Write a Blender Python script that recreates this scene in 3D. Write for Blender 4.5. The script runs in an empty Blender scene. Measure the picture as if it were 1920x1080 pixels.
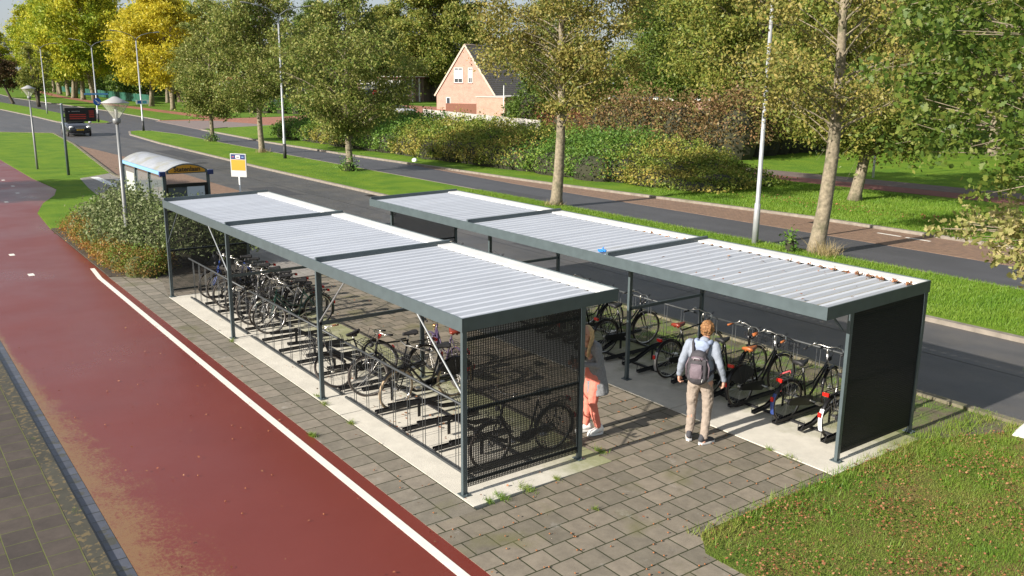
import bpy, math, random
import numpy as np
from mathutils import Vector, Matrix, Euler
from mathutils.geometry import tessellate_polygon
C = bpy.context.scene.collection
sc = bpy.context.scene
R = math.radians

# ------------------------------------------------------------------ camera
cam_d = bpy.data.cameras.new('camera'); cam = bpy.data.objects.new('camera', cam_d); C.objects.link(cam)
RX, ROLL, RZ = 1.33825, 0.008965, 0.933625
cx_, sx_, cy_, sy_, cz_, sz_ = math.cos(RX), math.sin(RX), math.cos(ROLL), math.sin(ROLL), math.cos(RZ), math.sin(RZ)
rot = Matrix(((cz_, -sz_, 0), (sz_, cz_, 0), (0, 0, 1))) @ Matrix(((1, 0, 0), (0, cx_, -sx_), (0, sx_, cx_))) @ Matrix(((cy_, -sy_, 0), (sy_, cy_, 0), (0, 0, 1)))
cam.matrix_world = Matrix.Translation((8.6349, -5.6654, 5.1691)) @ rot.to_4x4()
cam_d.sensor_width = 36; cam_d.lens = 1651.65 / 1920 * 36
cam_d.clip_start = 0.1; cam_d.clip_end = 2000
sc.camera = cam
# ------------------------------------------------------------------ sky and sun
SUN_DIR = Vector((-0.03, -2.03, 1.0)).normalized()      # towards the sun
ELEV = math.asin(SUN_DIR.z)
w = bpy.data.worlds.new('World'); sc.world = w; w.use_nodes = True
nt = w.node_tree; nt.nodes.clear()
sky = nt.nodes.new('ShaderNodeTexSky'); sky.sky_type = 'NISHITA'; sky.sun_disc = False
sky.sun_elevation = ELEV; sky.sun_rotation = math.atan2(SUN_DIR.x, SUN_DIR.y)
sky.air_density = 1.0; sky.dust_density = 1.2; sky.ozone_density = 1.0
bg = nt.nodes.new('ShaderNodeBackground'); bg.inputs[1].default_value = 0.062
out = nt.nodes.new('ShaderNodeOutputWorld')
# thin high cloud over the blue: a veil mixed into the sky
veil = nt.nodes.new('ShaderNodeMix'); veil.data_type = 'RGBA'; veil.inputs['Factor'].default_value = 0.62; veil.inputs['B'].default_value = (4.6, 5.0, 5.7, 1)
nt.links.new(sky.outputs[0], veil.inputs['A'])
nt.links.new(veil.outputs['Result'], bg.inputs[0]); nt.links.new(bg.outputs[0], out.inputs[0])
sl = bpy.data.lights.new('sun', 'SUN'); sl.energy = 4.4; sl.angle = R(0.6); sl.color = (1.0, 0.935, 0.845)
so = bpy.data.objects.new('sun', sl); C.objects.link(so)
so.rotation_euler = SUN_DIR.to_track_quat('Z', 'Y').to_euler(); so.location = (0, -40, 30)
sc.view_settings.view_transform = 'Standard'; sc.view_settings.look = 'None'
sc.view_settings.exposure = 1.0; sc.view_settings.gamma = 1
sc.cycles.max_bounces = 6; sc.cycles.transparent_max_bounces = 6

# ------------------------------------------------------------------ materials
MATS = {}
def nodes(name):
    m = bpy.data.materials.new(name); m.use_nodes = True
    n = m.node_tree.nodes; l = m.node_tree.links
    return m, n, l, n['Principled BSDF']
def mat(name, col, rough=0.6, metal=0.0, var=0.0, vs=8.0, bump=0.0, bs=40.0, spec=0.5, col2=None, c2s=3.0, c2lo=0.5, c2hi=0.65, coat=0):
    if name in MATS: return MATS[name]
    m, n, l, b = nodes(name)
    b.inputs['Roughness'].default_value = rough; b.inputs['Metallic'].default_value = metal
    b.inputs['Specular IOR Level'].default_value = spec; b.inputs['Coat Weight'].default_value = coat
    b.inputs['Base Color'].default_value = (*col, 1)
    if var or bump or col2:
        tc = n.new('ShaderNodeTexCoord')
    if var or col2:
        nz = n.new('ShaderNodeTexNoise'); nz.inputs['Scale'].default_value = vs; nz.inputs['Detail'].default_value = 6
        l.new(tc.outputs['Object'], nz.inputs['Vector'])
        mr = n.new('ShaderNodeMapRange'); mr.inputs[1].default_value = 0.3; mr.inputs[2].default_value = 0.7
        mr.inputs[3].default_value = 1 - var; mr.inputs[4].default_value = 1 + var
        l.new(nz.outputs['Fac'], mr.inputs[0])
        mu = n.new('ShaderNodeVectorMath'); mu.operation = 'SCALE'; mu.inputs[0].default_value = col
        l.new(mr.outputs[0], mu.inputs['Scale'])
        src = mu.outputs[0]
        if col2:
            n2 = n.new('ShaderNodeTexNoise'); n2.inputs['Scale'].default_value = c2s; n2.inputs['Detail'].default_value = 8; n2.inputs['Roughness'].default_value = 0.65
            l.new(tc.outputs['Object'], n2.inputs['Vector'])
            m2 = n.new('ShaderNodeMapRange'); m2.inputs[1].default_value = c2lo; m2.inputs[2].default_value = c2hi
            l.new(n2.outputs['Fac'], m2.inputs[0])
            mx = n.new('ShaderNodeMix'); mx.data_type = 'RGBA'
            l.new(m2.outputs[0], mx.inputs['Factor']); l.new(src, mx.inputs['A']); mx.inputs['B'].default_value = (*col2, 1)
            src = mx.outputs['Result']
        l.new(src, b.inputs['Base Color'])
    if bump:
        nb = n.new('ShaderNodeTexNoise'); nb.inputs['Scale'].default_value = bs; nb.inputs['Detail'].default_value = 5
        l.new(tc.outputs['Object'], nb.inputs['Vector'])
        bp = n.new('ShaderNodeBump'); bp.inputs['Strength'].default_value = bump; bp.inputs['Distance'].default_value = 0.02
        l.new(nb.outputs['Fac'], bp.inputs['Height']); l.new(bp.outputs[0], b.inputs['Normal'])
    MATS[name] = m; return m
def leafmat(name, cols, trans=0.35, rough=0.5, clump=0.0, cscale=1.0, gain=1.25):
    """leaf colours picked at random for each leaf"""
    if name in MATS: return MATS[name]
    m, n, l, b = nodes(name)
    n.remove(b)
    g = n.new('ShaderNodeNewGeometry'); r = n.new('ShaderNodeValToRGB')
    els = r.color_ramp.elements; cols = [tuple(min(0.9, v * gain) for v in c) for c in cols]
    while len(els) > 1: els.remove(els[0])
    els[0].position = 0; els[0].color = (*cols[0], 1)
    for i, c in enumerate(cols[1:]):
        e = els.new((i + 1) / (len(cols) - 1)); e.color = (*c, 1)
    fac = g.outputs['Random Per Island']
    if clump:
        tc = n.new('ShaderNodeTexCoord'); nz = n.new('ShaderNodeTexNoise'); nz.inputs['Scale'].default_value = cscale; nz.inputs['Detail'].default_value = 2
        l.new(tc.outputs['Object'], nz.inputs['Vector'])
        mr = n.new('ShaderNodeMapRange'); mr.inputs[1].default_value = 0.35; mr.inputs[2].default_value = 0.65
        l.new(nz.outputs['Fac'], mr.inputs[0])
        mx = n.new('ShaderNodeMix'); mx.inputs['Factor'].default_value = clump
        l.new(fac, mx.inputs['A']); l.new(mr.outputs[0], mx.inputs['B']); fac = mx.outputs['Result']
    l.new(fac, r.inputs[0])
    d = n.new('ShaderNodeBsdfDiffuse'); t = n.new('ShaderNodeBsdfTranslucent'); ms = n.new('ShaderNodeMixShader'); ms.inputs[0].default_value = trans
    gl = n.new('ShaderNodeBsdfGlossy'); gl.inputs['Roughness'].default_value = rough; m2 = n.new('ShaderNodeMixShader'); m2.inputs[0].default_value = 0.02
    l.new(r.outputs[0], d.inputs[0]); l.new(r.outputs[0], t.inputs[0])
    l.new(d.outputs[0], ms.inputs[1]); l.new(t.outputs[0], ms.inputs[2])
    l.new(ms.outputs[0], m2.inputs[1]); l.new(gl.outputs[0], m2.inputs[2])
    l.new(m2.outputs[0], n['Material Output'].inputs[0])
    MATS[name] = m; return m
def tilemat(name, cols, joint, rowh, bl, along='x', off=0.5, jw=0.012, moss=None, org=(0, 0), rough=0.75, white=0.0, mlo=0.5, mhi=0.62, ms=1.2, freq=2):
    """concrete tiles or bricks; along = world axis in which a course runs"""
    m, n, l, b = nodes(name); b.inputs['Roughness'].default_value = rough
    tc = n.new('ShaderNodeTexCoord'); sp = n.new('ShaderNodeSeparateXYZ'); cb = n.new('ShaderNodeCombineXYZ')
    l.new(tc.outputs['Object'], sp.inputs[0])
    i, j = (0, 1) if along == 'x' else (1, 0)
    for k, (s, o) in enumerate(((i, org[0]), (j, org[1]))):
        ad = n.new('ShaderNodeMath'); ad.inputs[1].default_value = o
        l.new(sp.outputs[s], ad.inputs[0]); l.new(ad.outputs[0], cb.inputs[k])
    # slight waviness of the laid courses
    nw = n.new('ShaderNodeTexNoise'); nw.inputs['Scale'].default_value = 1.3; l.new(cb.outputs[0], nw.inputs['Vector'])
    vm = n.new('ShaderNodeVectorMath'); vm.operation = 'MULTIPLY_ADD'; vm.inputs[1].default_value = (0.02, 0.02, 0)
    l.new(nw.outputs['Color'], vm.inputs[0]); l.new(cb.outputs[0], vm.inputs[2])
    br = n.new('ShaderNodeTexBrick'); br.offset = off; br.offset_frequency = freq; br.squash = 1
    br.inputs['Scale'].default_value = 1; br.inputs['Brick Width'].default_value = bl; br.inputs['Row Height'].default_value = rowh
    br.inputs['Mortar Size'].default_value = jw / 2; br.inputs['Mortar Smooth'].default_value = 0.25; br.inputs['Bias'].default_value = 0
    br.inputs['Color1'].default_value = (*cols[0], 1); br.inputs['Color2'].default_value = (*cols[1], 1); br.inputs['Mortar'].default_value = (*joint, 1)
    l.new(vm.outputs[0], br.inputs['Vector'])
    nz = n.new('ShaderNodeTexNoise'); nz.inputs['Scale'].default_value = 5; nz.inputs['Detail'].default_value = 8; nz.inputs['Roughness'].default_value = 0.7
    l.new(tc.outputs['Object'], nz.inputs['Vector'])
    mr = n.new('ShaderNodeMapRange'); mr.inputs[1].default_value = 0.3; mr.inputs[2].default_value = 0.7; mr.inputs[3].default_value = 0.78; mr.inputs[4].default_value = 1.2
    l.new(nz.outputs['Fac'], mr.inputs[0])
    mu = n.new('ShaderNodeVectorMath'); mu.operation = 'SCALE'; l.new(br.outputs['Color'], mu.inputs[0]); l.new(mr.outputs[0], mu.inputs['Scale'])
    src = mu.outputs[0]
    if moss:
        n2 = n.new('ShaderNodeTexNoise'); n2.inputs['Scale'].default_value = ms; n2.inputs['Detail'].default_value = 6
        l.new(tc.outputs['Object'], n2.inputs['Vector'])
        m2 = n.new('ShaderNodeMapRange'); m2.inputs[1].default_value = mlo; m2.inputs[2].default_value = mhi; m2.inputs[4].default_value = 0.75
        l.new(n2.outputs['Fac'], m2.inputs[0])
        mx = n.new('ShaderNodeMix'); mx.data_type = 'RGBA'; l.new(m2.outputs[0], mx.inputs['Factor']); l.new(src, mx.inputs['A']); mx.inputs['B'].default_value = (*moss, 1)
        src = mx.outputs['Result']
    if white:
        n3 = n.new('ShaderNodeTexNoise'); n3.inputs['Scale'].default_value = 3.1; n3.inputs['Detail'].default_value = 9; n3.inputs['Roughness'].default_value = 0.75
        mp = n.new('ShaderNodeMapping'); mp.inputs['Location'].default_value = (7, 3, 1); l.new(tc.outputs['Object'], mp.inputs[0]); l.new(mp.outputs[0], n3.inputs['Vector'])
        m3 = n.new('ShaderNodeMapRange'); m3.inputs[1].default_value = 0.6; m3.inputs[2].default_value = 0.72; m3.inputs[4].default_value = white
        l.new(n3.outputs['Fac'], m3.inputs[0])
        mx = n.new('ShaderNodeMix'); mx.data_type = 'RGBA'; l.new(m3.outputs[0], mx.inputs['Factor']); l.new(src, mx.inputs['A']); mx.inputs['B'].default_value = (0.42, 0.40, 0.37, 1)
        src = mx.outputs['Result']
    l.new(src, b.inputs['Base Color'])
    bp = n.new('ShaderNodeBump'); bp.inputs['Strength'].default_value = 0.55; bp.inputs['Distance'].default_value = 0.006; bp.invert = True
    a = n.new('ShaderNodeMath'); a.operation = 'MULTIPLY_ADD'; a.inputs[1].default_value = -0.25
    l.new(nz.outputs['Fac'], a.inputs[0]); l.new(br.outputs['Fac'], a.inputs[2]); l.new(a.outputs[0], bp.inputs['Height']); l.new(bp.outputs[0], b.inputs['Normal'])
    return m
def emis(name, col, s=1.0):
    m, n, l, b = nodes(name); b.inputs['Base Color'].default_value = (0.01, 0.01, 0.01, 1)
    b.inputs['Emission Color'].default_value = (*col, 1); b.inputs['Emission Strength'].default_value = s; return m
def glassmat(name, col=(0.8, 0.9, 0.9), alpha=0.25, rough=0.05):
    if name in MATS: return MATS[name]
    m, n, l, b = nodes(name); b.inputs['Base Color'].default_value = (*col, 1); b.inputs['Roughness'].default_value = rough; b.inputs['Alpha'].default_value = alpha
    MATS[name] = m; return m

dark_steel = mat('dark_steel', (0.075, 0.098, 0.104), 0.38, 0.0, 0.10, 6)
zinc = mat('zinc', (0.36, 0.38, 0.39), 0.45, 0.6, 0.15, 10)
alu = mat('polished_alloy', (0.62, 0.60, 0.56), 0.3, 1.0)
black = mat('black_enamel', (0.009, 0.009, 0.010), 0.3, 0, spec=0.5)
blackm = mat('black_plastic', (0.018, 0.018, 0.02), 0.6)
rubber = mat('rubber', (0.045, 0.036, 0.03), 0.8)
galv = mat('rack_steel', (0.055, 0.060, 0.063), 0.5, 0.2, 0.2, 12)
whitep = mat('white_paint', (0.75, 0.75, 0.73), 0.5, 0, 0.05, 10)
polegrey = mat('pole_grey', (0.22, 0.225, 0.225), 0.45, 0.2, 0.08, 5)
bark = mat('bark', (0.235, 0.195, 0.135), 0.95, 0, 0.35, 9, 0.9, 14, col2=(0.10, 0.10, 0.055), c2s=3.0, c2lo=0.5, c2hi=0.7)
barkd = mat('dark_bark', (0.085, 0.07, 0.05), 0.95, 0, 0.35, 6, 0.6, 10)
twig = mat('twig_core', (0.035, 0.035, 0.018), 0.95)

# ------------------------------------------------------------------ mesh helpers
def np_mesh(name, V, F, mats, smooth=False, idx=None):
    V = np.asarray(V, np.float32).reshape(-1, 3); F = np.asarray(F, np.int32)
    me = bpy.data.meshes.new(name); me.vertices.add(len(V)); me.vertices.foreach_set('co', V.ravel())
    k = F.shape[1]; me.loops.add(F.size); me.loops.foreach_set('vertex_index', F.ravel())
    me.polygons.add(len(F)); me.polygons.foreach_set('loop_start', np.arange(0, F.size, k, dtype=np.int32))
    for m in mats: me.materials.append(m)
    if idx is not None: me.polygons.foreach_set('material_index', np.asarray(idx, np.int32))
    if smooth: me.polygons.foreach_set('use_smooth', np.ones(len(F), bool))
    me.update(calc_edges=True); return me
class MB:
    def __init__(s): s.v = []; s.f = []; s.m = []; s.cur = 0
    def add(s, vs, fs):
        o = len(s.v); s.v += [tuple(v) for v in vs]; s.f += [tuple(i + o for i in f) for f in fs]; s.m += [s.cur] * len(fs); return s
    def box(s, x0, x1, y0, y1, z0, z1, M=None):
        vs = [(x, y, z) for x in (x0, x1) for y in (y0, y1) for z in (z0, z1)]
        if M is not None: vs = [M @ Vector(v) for v in vs]
        return s.add(vs, [(0, 1, 3, 2), (4, 6, 7, 5), (0, 4, 5, 1), (2, 3, 7, 6), (0, 2, 6, 4), (1, 5, 7, 3)])
    def bar(s, a, b, w, h=None, up=(0, 0, 1)):
        a = Vector(a); b = Vector(b); h = h or w; d = (b - a); L = d.length; d.normalize(); up = Vector(up)
        if abs(d.dot(up)) > 0.99: up = Vector((1, 0, 0))
        r = d.cross(up).normalized(); u = r.cross(d)
        vs = [p + r * (sx * w / 2) + u * (sy * h / 2) for p in (a, b) for sx, sy in ((-1, -1), (1, -1), (1, 1), (-1, 1))]
        return s.add(vs, [(0, 1, 2, 3), (7, 6, 5, 4), (0, 4, 5, 1), (1, 5, 6, 2), (2, 6, 7, 3), (3, 7, 4, 0)])
    def tube(s, pts, r, n=8, closed=False, cap=True, flat=None):
        pts = [Vector(p) for p in pts]; N = len(pts); rs = r if hasattr(r, '__len__') else [r] * N
        o = len(s.v); prev = None; vs = []
        for i, p in enumerate(pts):
            a = pts[(i - 1) % N] if (i > 0 or closed) else p; b = pts[(i + 1) % N] if (i < N - 1 or closed) else p
            d = (b - a).normalized()
            if prev is None:
                u = Vector((0, 0, 1)) if abs(d.z) < 0.9 else Vector((1, 0, 0)); u = (u - d * u.dot(d)).normalized()
            else: u = (prev - d * prev.dot(d)).normalized()
            prev = u; q = d.cross(u)
            for k in range(n):
                t = 2 * math.pi * k / n; fl = flat or 1
                vs.append(p + (u * math.cos(t) + q * math.sin(t) * fl) * rs[i])
        fs = []
        for i in range(N if closed else N - 1):
            for k in range(n):
                a = i * n + k; b = i * n + (k + 1) % n; c = ((i + 1) % N) * n + (k + 1) % n; d_ = ((i + 1) % N) * n + k
                fs.append((a, b, c, d_))
        if cap and not closed: fs.append(tuple(range(n))[::-1]); fs.append(tuple((N - 1) * n + k for k in range(n)))
        return s.add(vs, fs)
    def lathe(s, prof, n=20, c=(0, 0, 0), cap=True):
        vs = [(c[0] + r * math.cos(2 * math.pi * k / n), c[1] + r * math.sin(2 * math.pi * k / n), c[2] + z) for r, z in prof for k in range(n)]
        fs = [(i * n + k, i * n + (k + 1) % n, (i + 1) * n + (k + 1) % n, (i + 1) * n + k) for i in range(len(prof) - 1) for k in range(n)]
        if cap: fs.append(tuple(range(n))[::-1]); fs.append(tuple((len(prof) - 1) * n + k for k in range(n)))
        return s.add(vs, fs)
    def ell(s, c, r, M=None, nu=14, nv=10):
        vs = []; fs = []
        for j in range(nv + 1):
            t = math.pi * j / nv
            for i in range(nu):
                a = 2 * math.pi * i / nu; v = Vector((r[0] * math.sin(t) * math.cos(a), r[1] * math.sin(t) * math.sin(a), r[2] * math.cos(t)))
                if M is not None: v = M @ v
                vs.append(v + Vector(c))
        for j in range(nv):
            for i in range(nu): fs.append((j * nu + i, j * nu + (i + 1) % nu, (j + 1) * nu + (i + 1) % nu, (j + 1) * nu + i))
        return s.add(vs, fs)
    def prism(s, poly, axis, a, b):
        """poly in the two other axes (order kept), extruded from a to b along axis"""
        n = len(poly)
        def mk(p, t): return {'x': (t, p[0], p[1]), 'y': (p[0], t, p[1]), 'z': (p[0], p[1], t)}[axis]
        tri = tessellate_polygon([[Vector((p[0], p[1], 0)) for p in poly]])
        vs = [mk(p, a) for p in poly] + [mk(p, b) for p in poly]
        fs = [tuple(t) for t in tri] + [tuple(i + n for i in t)[::-1] for t in tri] + [(i, (i + 1) % n, n + (i + 1) % n, n + i) for i in range(n)]
        return s.add(vs, fs)
    def mesh(s, name, mats, smooth=False, recalc=True):
        me = bpy.data.meshes.new(name); me.from_pydata(s.v, [], s.f)
        for m in (mats if isinstance(mats, (list, tuple)) else [mats]): me.materials.append(m)
        me.polygons.foreach_set('material_index', s.m)
        if smooth: me.polygons.foreach_set('use_smooth', [True] * len(s.f))
        me.update()
        if recalc:
            import bmesh
            bm = bmesh.new(); bm.from_mesh(me); bmesh.ops.recalc_face_normals(bm, faces=bm.faces); bm.to_mesh(me); bm.free()
        return me
    def build(s, name, mats, parent=None, smooth=False, **k):
        return link(name, s.mesh(name, mats, smooth), parent, **k)
def link(name, me, parent=None, label=None, cat=None, group=None, kind=None, loc=None, rz=None):
    o = bpy.data.objects.new(name, me); C.objects.link(o)
    if parent is not None: o.parent = parent
    tag(o, label, cat, group, kind)
    if loc is not None: o.location = loc
    if rz is not None: o.rotation_euler.z = rz
    return o
def tag(o, label=None, cat=None, group=None, kind=None):
    if label: o['label'] = label
    if cat: o['category'] = cat
    if group: o['group'] = group
    if kind: o['kind'] = kind
    return o
def thing(name, label, cat, loc=(0, 0, 0), rz=0, group=None):
    return link(name, None, None, label, cat, group, None, loc, rz)
def copy_tree(o, parent=None):
    c = o.copy(); C.objects.link(c)
    if parent is not None: c.parent = parent
    for ch in list(o.children): copy_tree(ch, c)
    return c
def bevel(o, w=0.004, seg=2):
    m = o.modifiers.new('bevel', 'BEVEL'); m.width = w; m.segments = seg; m.limit_method = 'ANGLE'; return o
def slab(name, poly, z, m, depth=0.25, **k):
    b = MB(); b.prism(poly, 'z', z, z - depth); o = b.build(name, m, **k)
    if 'kind' not in k: o['kind'] = 'structure'
    return o
def ribbon(name, line, w0, w1, z, m, depth=0.2, kind='structure'):
    """strip along a polyline, from offset w0 to w1 to its left"""
    L = []; Rr = []
    for i, p in enumerate(line):
        a = Vector(line[max(i - 1, 0)]); b = Vector(line[min(i + 1, len(line) - 1)]); d = (b - a).normalized(); nrm = Vector((-d.y, d.x))
        L.append(Vector(p) + nrm * w0); Rr.append(Vector(p) + nrm * w1)
    b = MB()
    for i in range(len(line) - 1):
        q = [L[i], L[i + 1], Rr[i + 1], Rr[i]]
        vs = [(v.x, v.y, z) for v in q] + [(v.x, v.y, z - depth) for v in q]
        b.add(vs, [(0, 1, 2, 3), (0, 4, 5, 1), (2, 6, 7, 3)])
    o = b.build(name, m); o['kind'] = kind; return o
def text_mesh(txt, size, m, bold=0.0):
    cu = bpy.data.curves.new('lettering', 'FONT'); cu.body = txt; cu.size = size; cu.align_x = 'CENTER'; cu.align_y = 'CENTER'; cu.extrude = 0.002; cu.offset = bold
    o = bpy.data.objects.new('lettering', cu); C.objects.link(o)
    me = bpy.data.meshes.new_from_object(o); C.objects.unlink(o); bpy.data.objects.remove(o); me.materials.clear(); me.materials.append(m); return me

# ------------------------------------------------------------------ ground
def grassmat(name, g1, g2, dry, dlo=0.52, dhi=0.66, sc1=1.0):
    m, n, l, b = nodes(name); b.inputs['Roughness'].default_value = 0.9; b.inputs['Specular IOR Level'].default_value = 0.15
    tc = n.new('ShaderNodeTexCoord')
    def noise(s, d=6, r=0.6, off=0):
        z = n.new('ShaderNodeTexNoise'); z.inputs['Scale'].default_value = s; z.inputs['Detail'].default_value = d; z.inputs['Roughness'].default_value = r
        mp = n.new('ShaderNodeMapping'); mp.inputs['Location'].default_value = (off, off, 0); l.new(tc.outputs['Object'], mp.inputs[0]); l.new(mp.outputs[0], z.inputs['Vector']); return z
    def rng(z, a, c, lo=0, hi=1):
        q = n.new('ShaderNodeMapRange'); q.inputs[1].default_value = a; q.inputs[2].default_value = c; q.inputs[3].default_value = lo; q.inputs[4].default_value = hi
        l.new(z.outputs['Fac'], q.inputs[0]); return q
    def mix(f, A, B):
        x = n.new('ShaderNodeMix'); x.data_type = 'RGBA'; l.new(f.outputs[0], x.inputs['Factor'])
        for s, v in (('A', A), ('B', B)):
            if isinstance(v, tuple): x.inputs[s].default_value = (*v, 1)
            else: l.new(v, x.inputs[s])
        return x.outputs['Result']
    c = mix(rng(noise(0.7 * sc1, 5, 0.6), 0.35, 0.65), g1, g2)
    c = mix(rng(noise(0.45 * sc1, 9, 0.72, 11), dlo, dhi, 0, 0.8), c, dry)
    fine = rng(noise(35, 4, 0.7, 3), 0.3, 0.7, 0.72, 1.3)
    mu = n.new('ShaderNodeVectorMath'); mu.operation = 'SCALE'; l.new(c, mu.inputs[0]); l.new(fine.outputs[0], mu.inputs['Scale'])
    l.new(mu.outputs[0], b.inputs['Base Color'])
    bp = n.new('ShaderNodeBump'); bp.inputs['Strength'].default_value = 0.8; bp.inputs['Distance'].default_value = 0.05
    z = noise(22, 5, 0.7, 5); l.new(z.outputs['Fac'], bp.inputs['Height']); l.new(bp.outputs[0], b.inputs['Normal']); return m
G1, G2, GD = (0.085, 0.175, 0.016), (0.150, 0.235, 0.020), (0.21, 0.20, 0.045)
verge = grassmat('verge_grass', G1, G2, GD, 0.6, 0.8)
far_grass = grassmat('far_grass', (0.078, 0.160, 0.016), (0.12, 0.195, 0.02), (0.20, 0.16, 0.045), 0.56, 0.75, 0.5)
lawnm = grassmat('lawn_soil', (0.09, 0.14, 0.022), (0.14, 0.15, 0.032), (0.21, 0.135, 0.06), 0.46, 0.62, 2.0)
asphalt = mat('asphalt', (0.078, 0.077, 0.078), 0.55, 0, 0.16, 1.2, 0.35, 160, spec=0.5, col2=(0.10, 0.094, 0.088), c2s=0.5, c2lo=0.45, c2hi=0.6)
asphalt2 = mat('asphalt_far', (0.070, 0.070, 0.075), 0.62, 0, 0.10, 0.8, 0.3, 140, spec=0.45)
brickroad = tilemat('brick_road', ((0.20, 0.125, 0.085), (0.25, 0.155, 0.10)), (0.09, 0.07, 0.05), 0.1, 0.2, 'y', jw=0.01, rough=0.7)
redbrick = tilemat('red_brick_road', ((0.30, 0.12, 0.07), (0.36, 0.16, 0.10)), (0.16, 0.08, 0.05), 0.1, 0.2, 'x', jw=0.01)
ground = slab('ground', [(-900, -900), (900, -900), (900, 900), (-900, 900)], -0.12, far_grass, 0.3)
# road bed (both carriageways)
slab('road', [(-420, 5.0), (-86, 4.6), (-86, 5.2), (-82, 9.0), (-67, 8.0), (-42, 5.3), (-13.5, 5.3), (-8.5, 8.42), (40, 8.42), (40, 13.25), (-45, 13.25), (-420, 13.25)], -0.055, asphalt, 0.1)
slab('road', [(-95, 13.25), (-45, 13.25), (40, 13.25), (40, 24.0), (-12, 24.2), (-28, 22.6), (-48, 21.7), (-62, 21.5), (-72, 22.0), (-82, 22.5), (-95, 23.8), (-109, 24.6), (-140, 25.8), (-225, 25), (-420, 36), (-420, 13.25)], -0.059, asphalt2, 0.1)
slab('bus_bay', [(-67, 8.0), (-42, 5.3), (-27.5, 5.3), (-29.5, 8.62), (-52, 8.7), (-62, 8.3)], -0.049, brickroad, 0.02)
slab('parking_strip', [(-38, 21.9), (-28, 21.35), (40, 21.3), (40, 24.0), (-12, 24.1), (-28, 22.6), (-38, 22.1)], -0.049, brickroad, 0.02)
slab('side_street', [(-104, 24.2), (-82, 22.5), (-84.5, 26), (-88, 34), (-92, 44), (-98, 60), (-112, 84), (-150, 84), (-122, 60), (-108, 42)], -0.03, redbrick, 0.1)
slab('side_street', [(-103, 23.6), (-82.5, 22.55), (-84.5, 26), (-87, 32), (-100, 30)], -0.026, mat('pinkish_paving', (0.20, 0.155, 0.14), 0.8, 0, 0.1, 3), 0.05)
far_ground = slab('far_lawn', [(-82, 22.62), (-72, 22.15), (-62, 21.65), (-48, 21.85), (-28, 22.75), (-12, 24.35), (40, 24.2), (300, 24.2), (300, 400), (-130, 400), (-112, 84), (-98, 60), (-92, 44), (-88, 34), (-84.5, 26)], 0.0, verge, 0.2)
slab('far_lawn', [(-109, 24.8), (-104, 24.8), (-108, 42), (-122, 60), (-150, 84), (-150, 400), (-700, 400), (-700, 60), (-420, 36.2), (-225, 25.2), (-140, 26)], 0.0, far_grass, 0.2)
# brown leaf-strewn cycle path along the far verge on the left
ribbon('far_path', [(-104, 32), (-130, 32.5), (-172, 33.3), (-240, 37), (-330, 46)], -1.3, 1.3, 0.004, mat('rust_path', (0.26, 0.10, 0.055), 0.9, 0, 0.3, 0.5), 0.02)
# medians
def rounded_nose(pts): return pts
med1 = [(40, 13.42), (-42, 13.42), (-65, 13.9), (-77, 14.6), (-81.5, 15.6), (-82.6, 16.6), (-81.6, 17.7), (-75, 18.35), (-60, 18.1), (-40, 18.0), (40, 18.0)]
med2 = [(-99, 17.2), (-100.5, 18.0), (-104, 18.3), (-122, 17.9), (-160, 18.3), (-200, 17.8), (-400, 24), (-400, 17), (-149, 13.1), (-122, 13.4), (-104, 13.3), (-99.5, 15.2)]
kerbm = mat('kerb_concrete', (0.22, 0.19, 0.155), 0.85, 0, 0.25, 4, 0.3, 60, col2=(0.13, 0.12, 0.07), c2s=1.5, c2lo=0.55, c2hi=0.75)
slab('median', med1, 0.03, verge, 0.15); slab('median', med2, 0.03, verge, 0.15)
ribbon('kerb', [(40, 13.42), (-42, 13.42), (-65, 13.9), (-77, 14.6), (-81.5, 15.6), (-82.6, 16.6), (-81.6, 17.7)], -0.01, 0.16, 0.045, kerbm, 0.14)
ribbon('kerb', [(-100.5, 18.0), (-99, 17.2), (-99.5, 15.2), (-104, 13.3), (-122, 13.4), (-149, 13.1)], 0.0, 0.17, 0.045, kerbm, 0.14)
ribbon('kerb', [(40, 24.15), (-12, 24.3), (-28, 22.7), (-48, 21.8), (-62, 21.6), (-72, 22.1), (-82, 22.55), (-84.5, 26)], 0.0, 0.2, 0.05, kerbm, 0.14)
ribbon('kerb', [(40, 18.0), (-60, 18.1), (-75, 18.35), (-81.6, 17.7)], 0.0, 0.12, 0.035, kerbm, 0.12)
ribbon('kerb', [(-104, 24.6), (-109, 24.8), (-140, 26), (-225, 25.2), (-420, 36.2)], 0.0, 0.2, 0.03, kerbm, 0.14)
ribbon('kerb', [(40, 8.45), (-8.6, 8.45), (-13.6, 5.3), (-42, 5.3), (-67, 8.0), (-82, 9.1), (-86, 5.2)], 0.0, 0.15, 0.055, mat('mossy_kerb', (0.17, 0.15, 0.10), 0.9, 0, 0.3, 5, 0.4, 50, col2=(0.07, 0.09, 0.02), c2s=2, c2lo=0.5, c2hi=0.65), 0.14)
# far footpath and red cycle path behind the far verge
ribbon('footpath', [(60, 33.0), (-8, 37.3), (-26, 36.0), (-30, 36.0)], 0.0, 0.0 - 2.4, 0.008, mat('far_footpath', (0.14, 0.105, 0.085), 0.85, 0, 0.2, 2), 0.03)
ribbon('cycle_path_far', [(60, 30.9), (-8, 35.2), (-26, 34.0), (-30, 34.2)], 0.0, 0.0 - 2.0, 0.012, mat('far_red_path', (0.20, 0.075, 0.055), 0.85, 0, 0.12, 2), 0.03)
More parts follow.
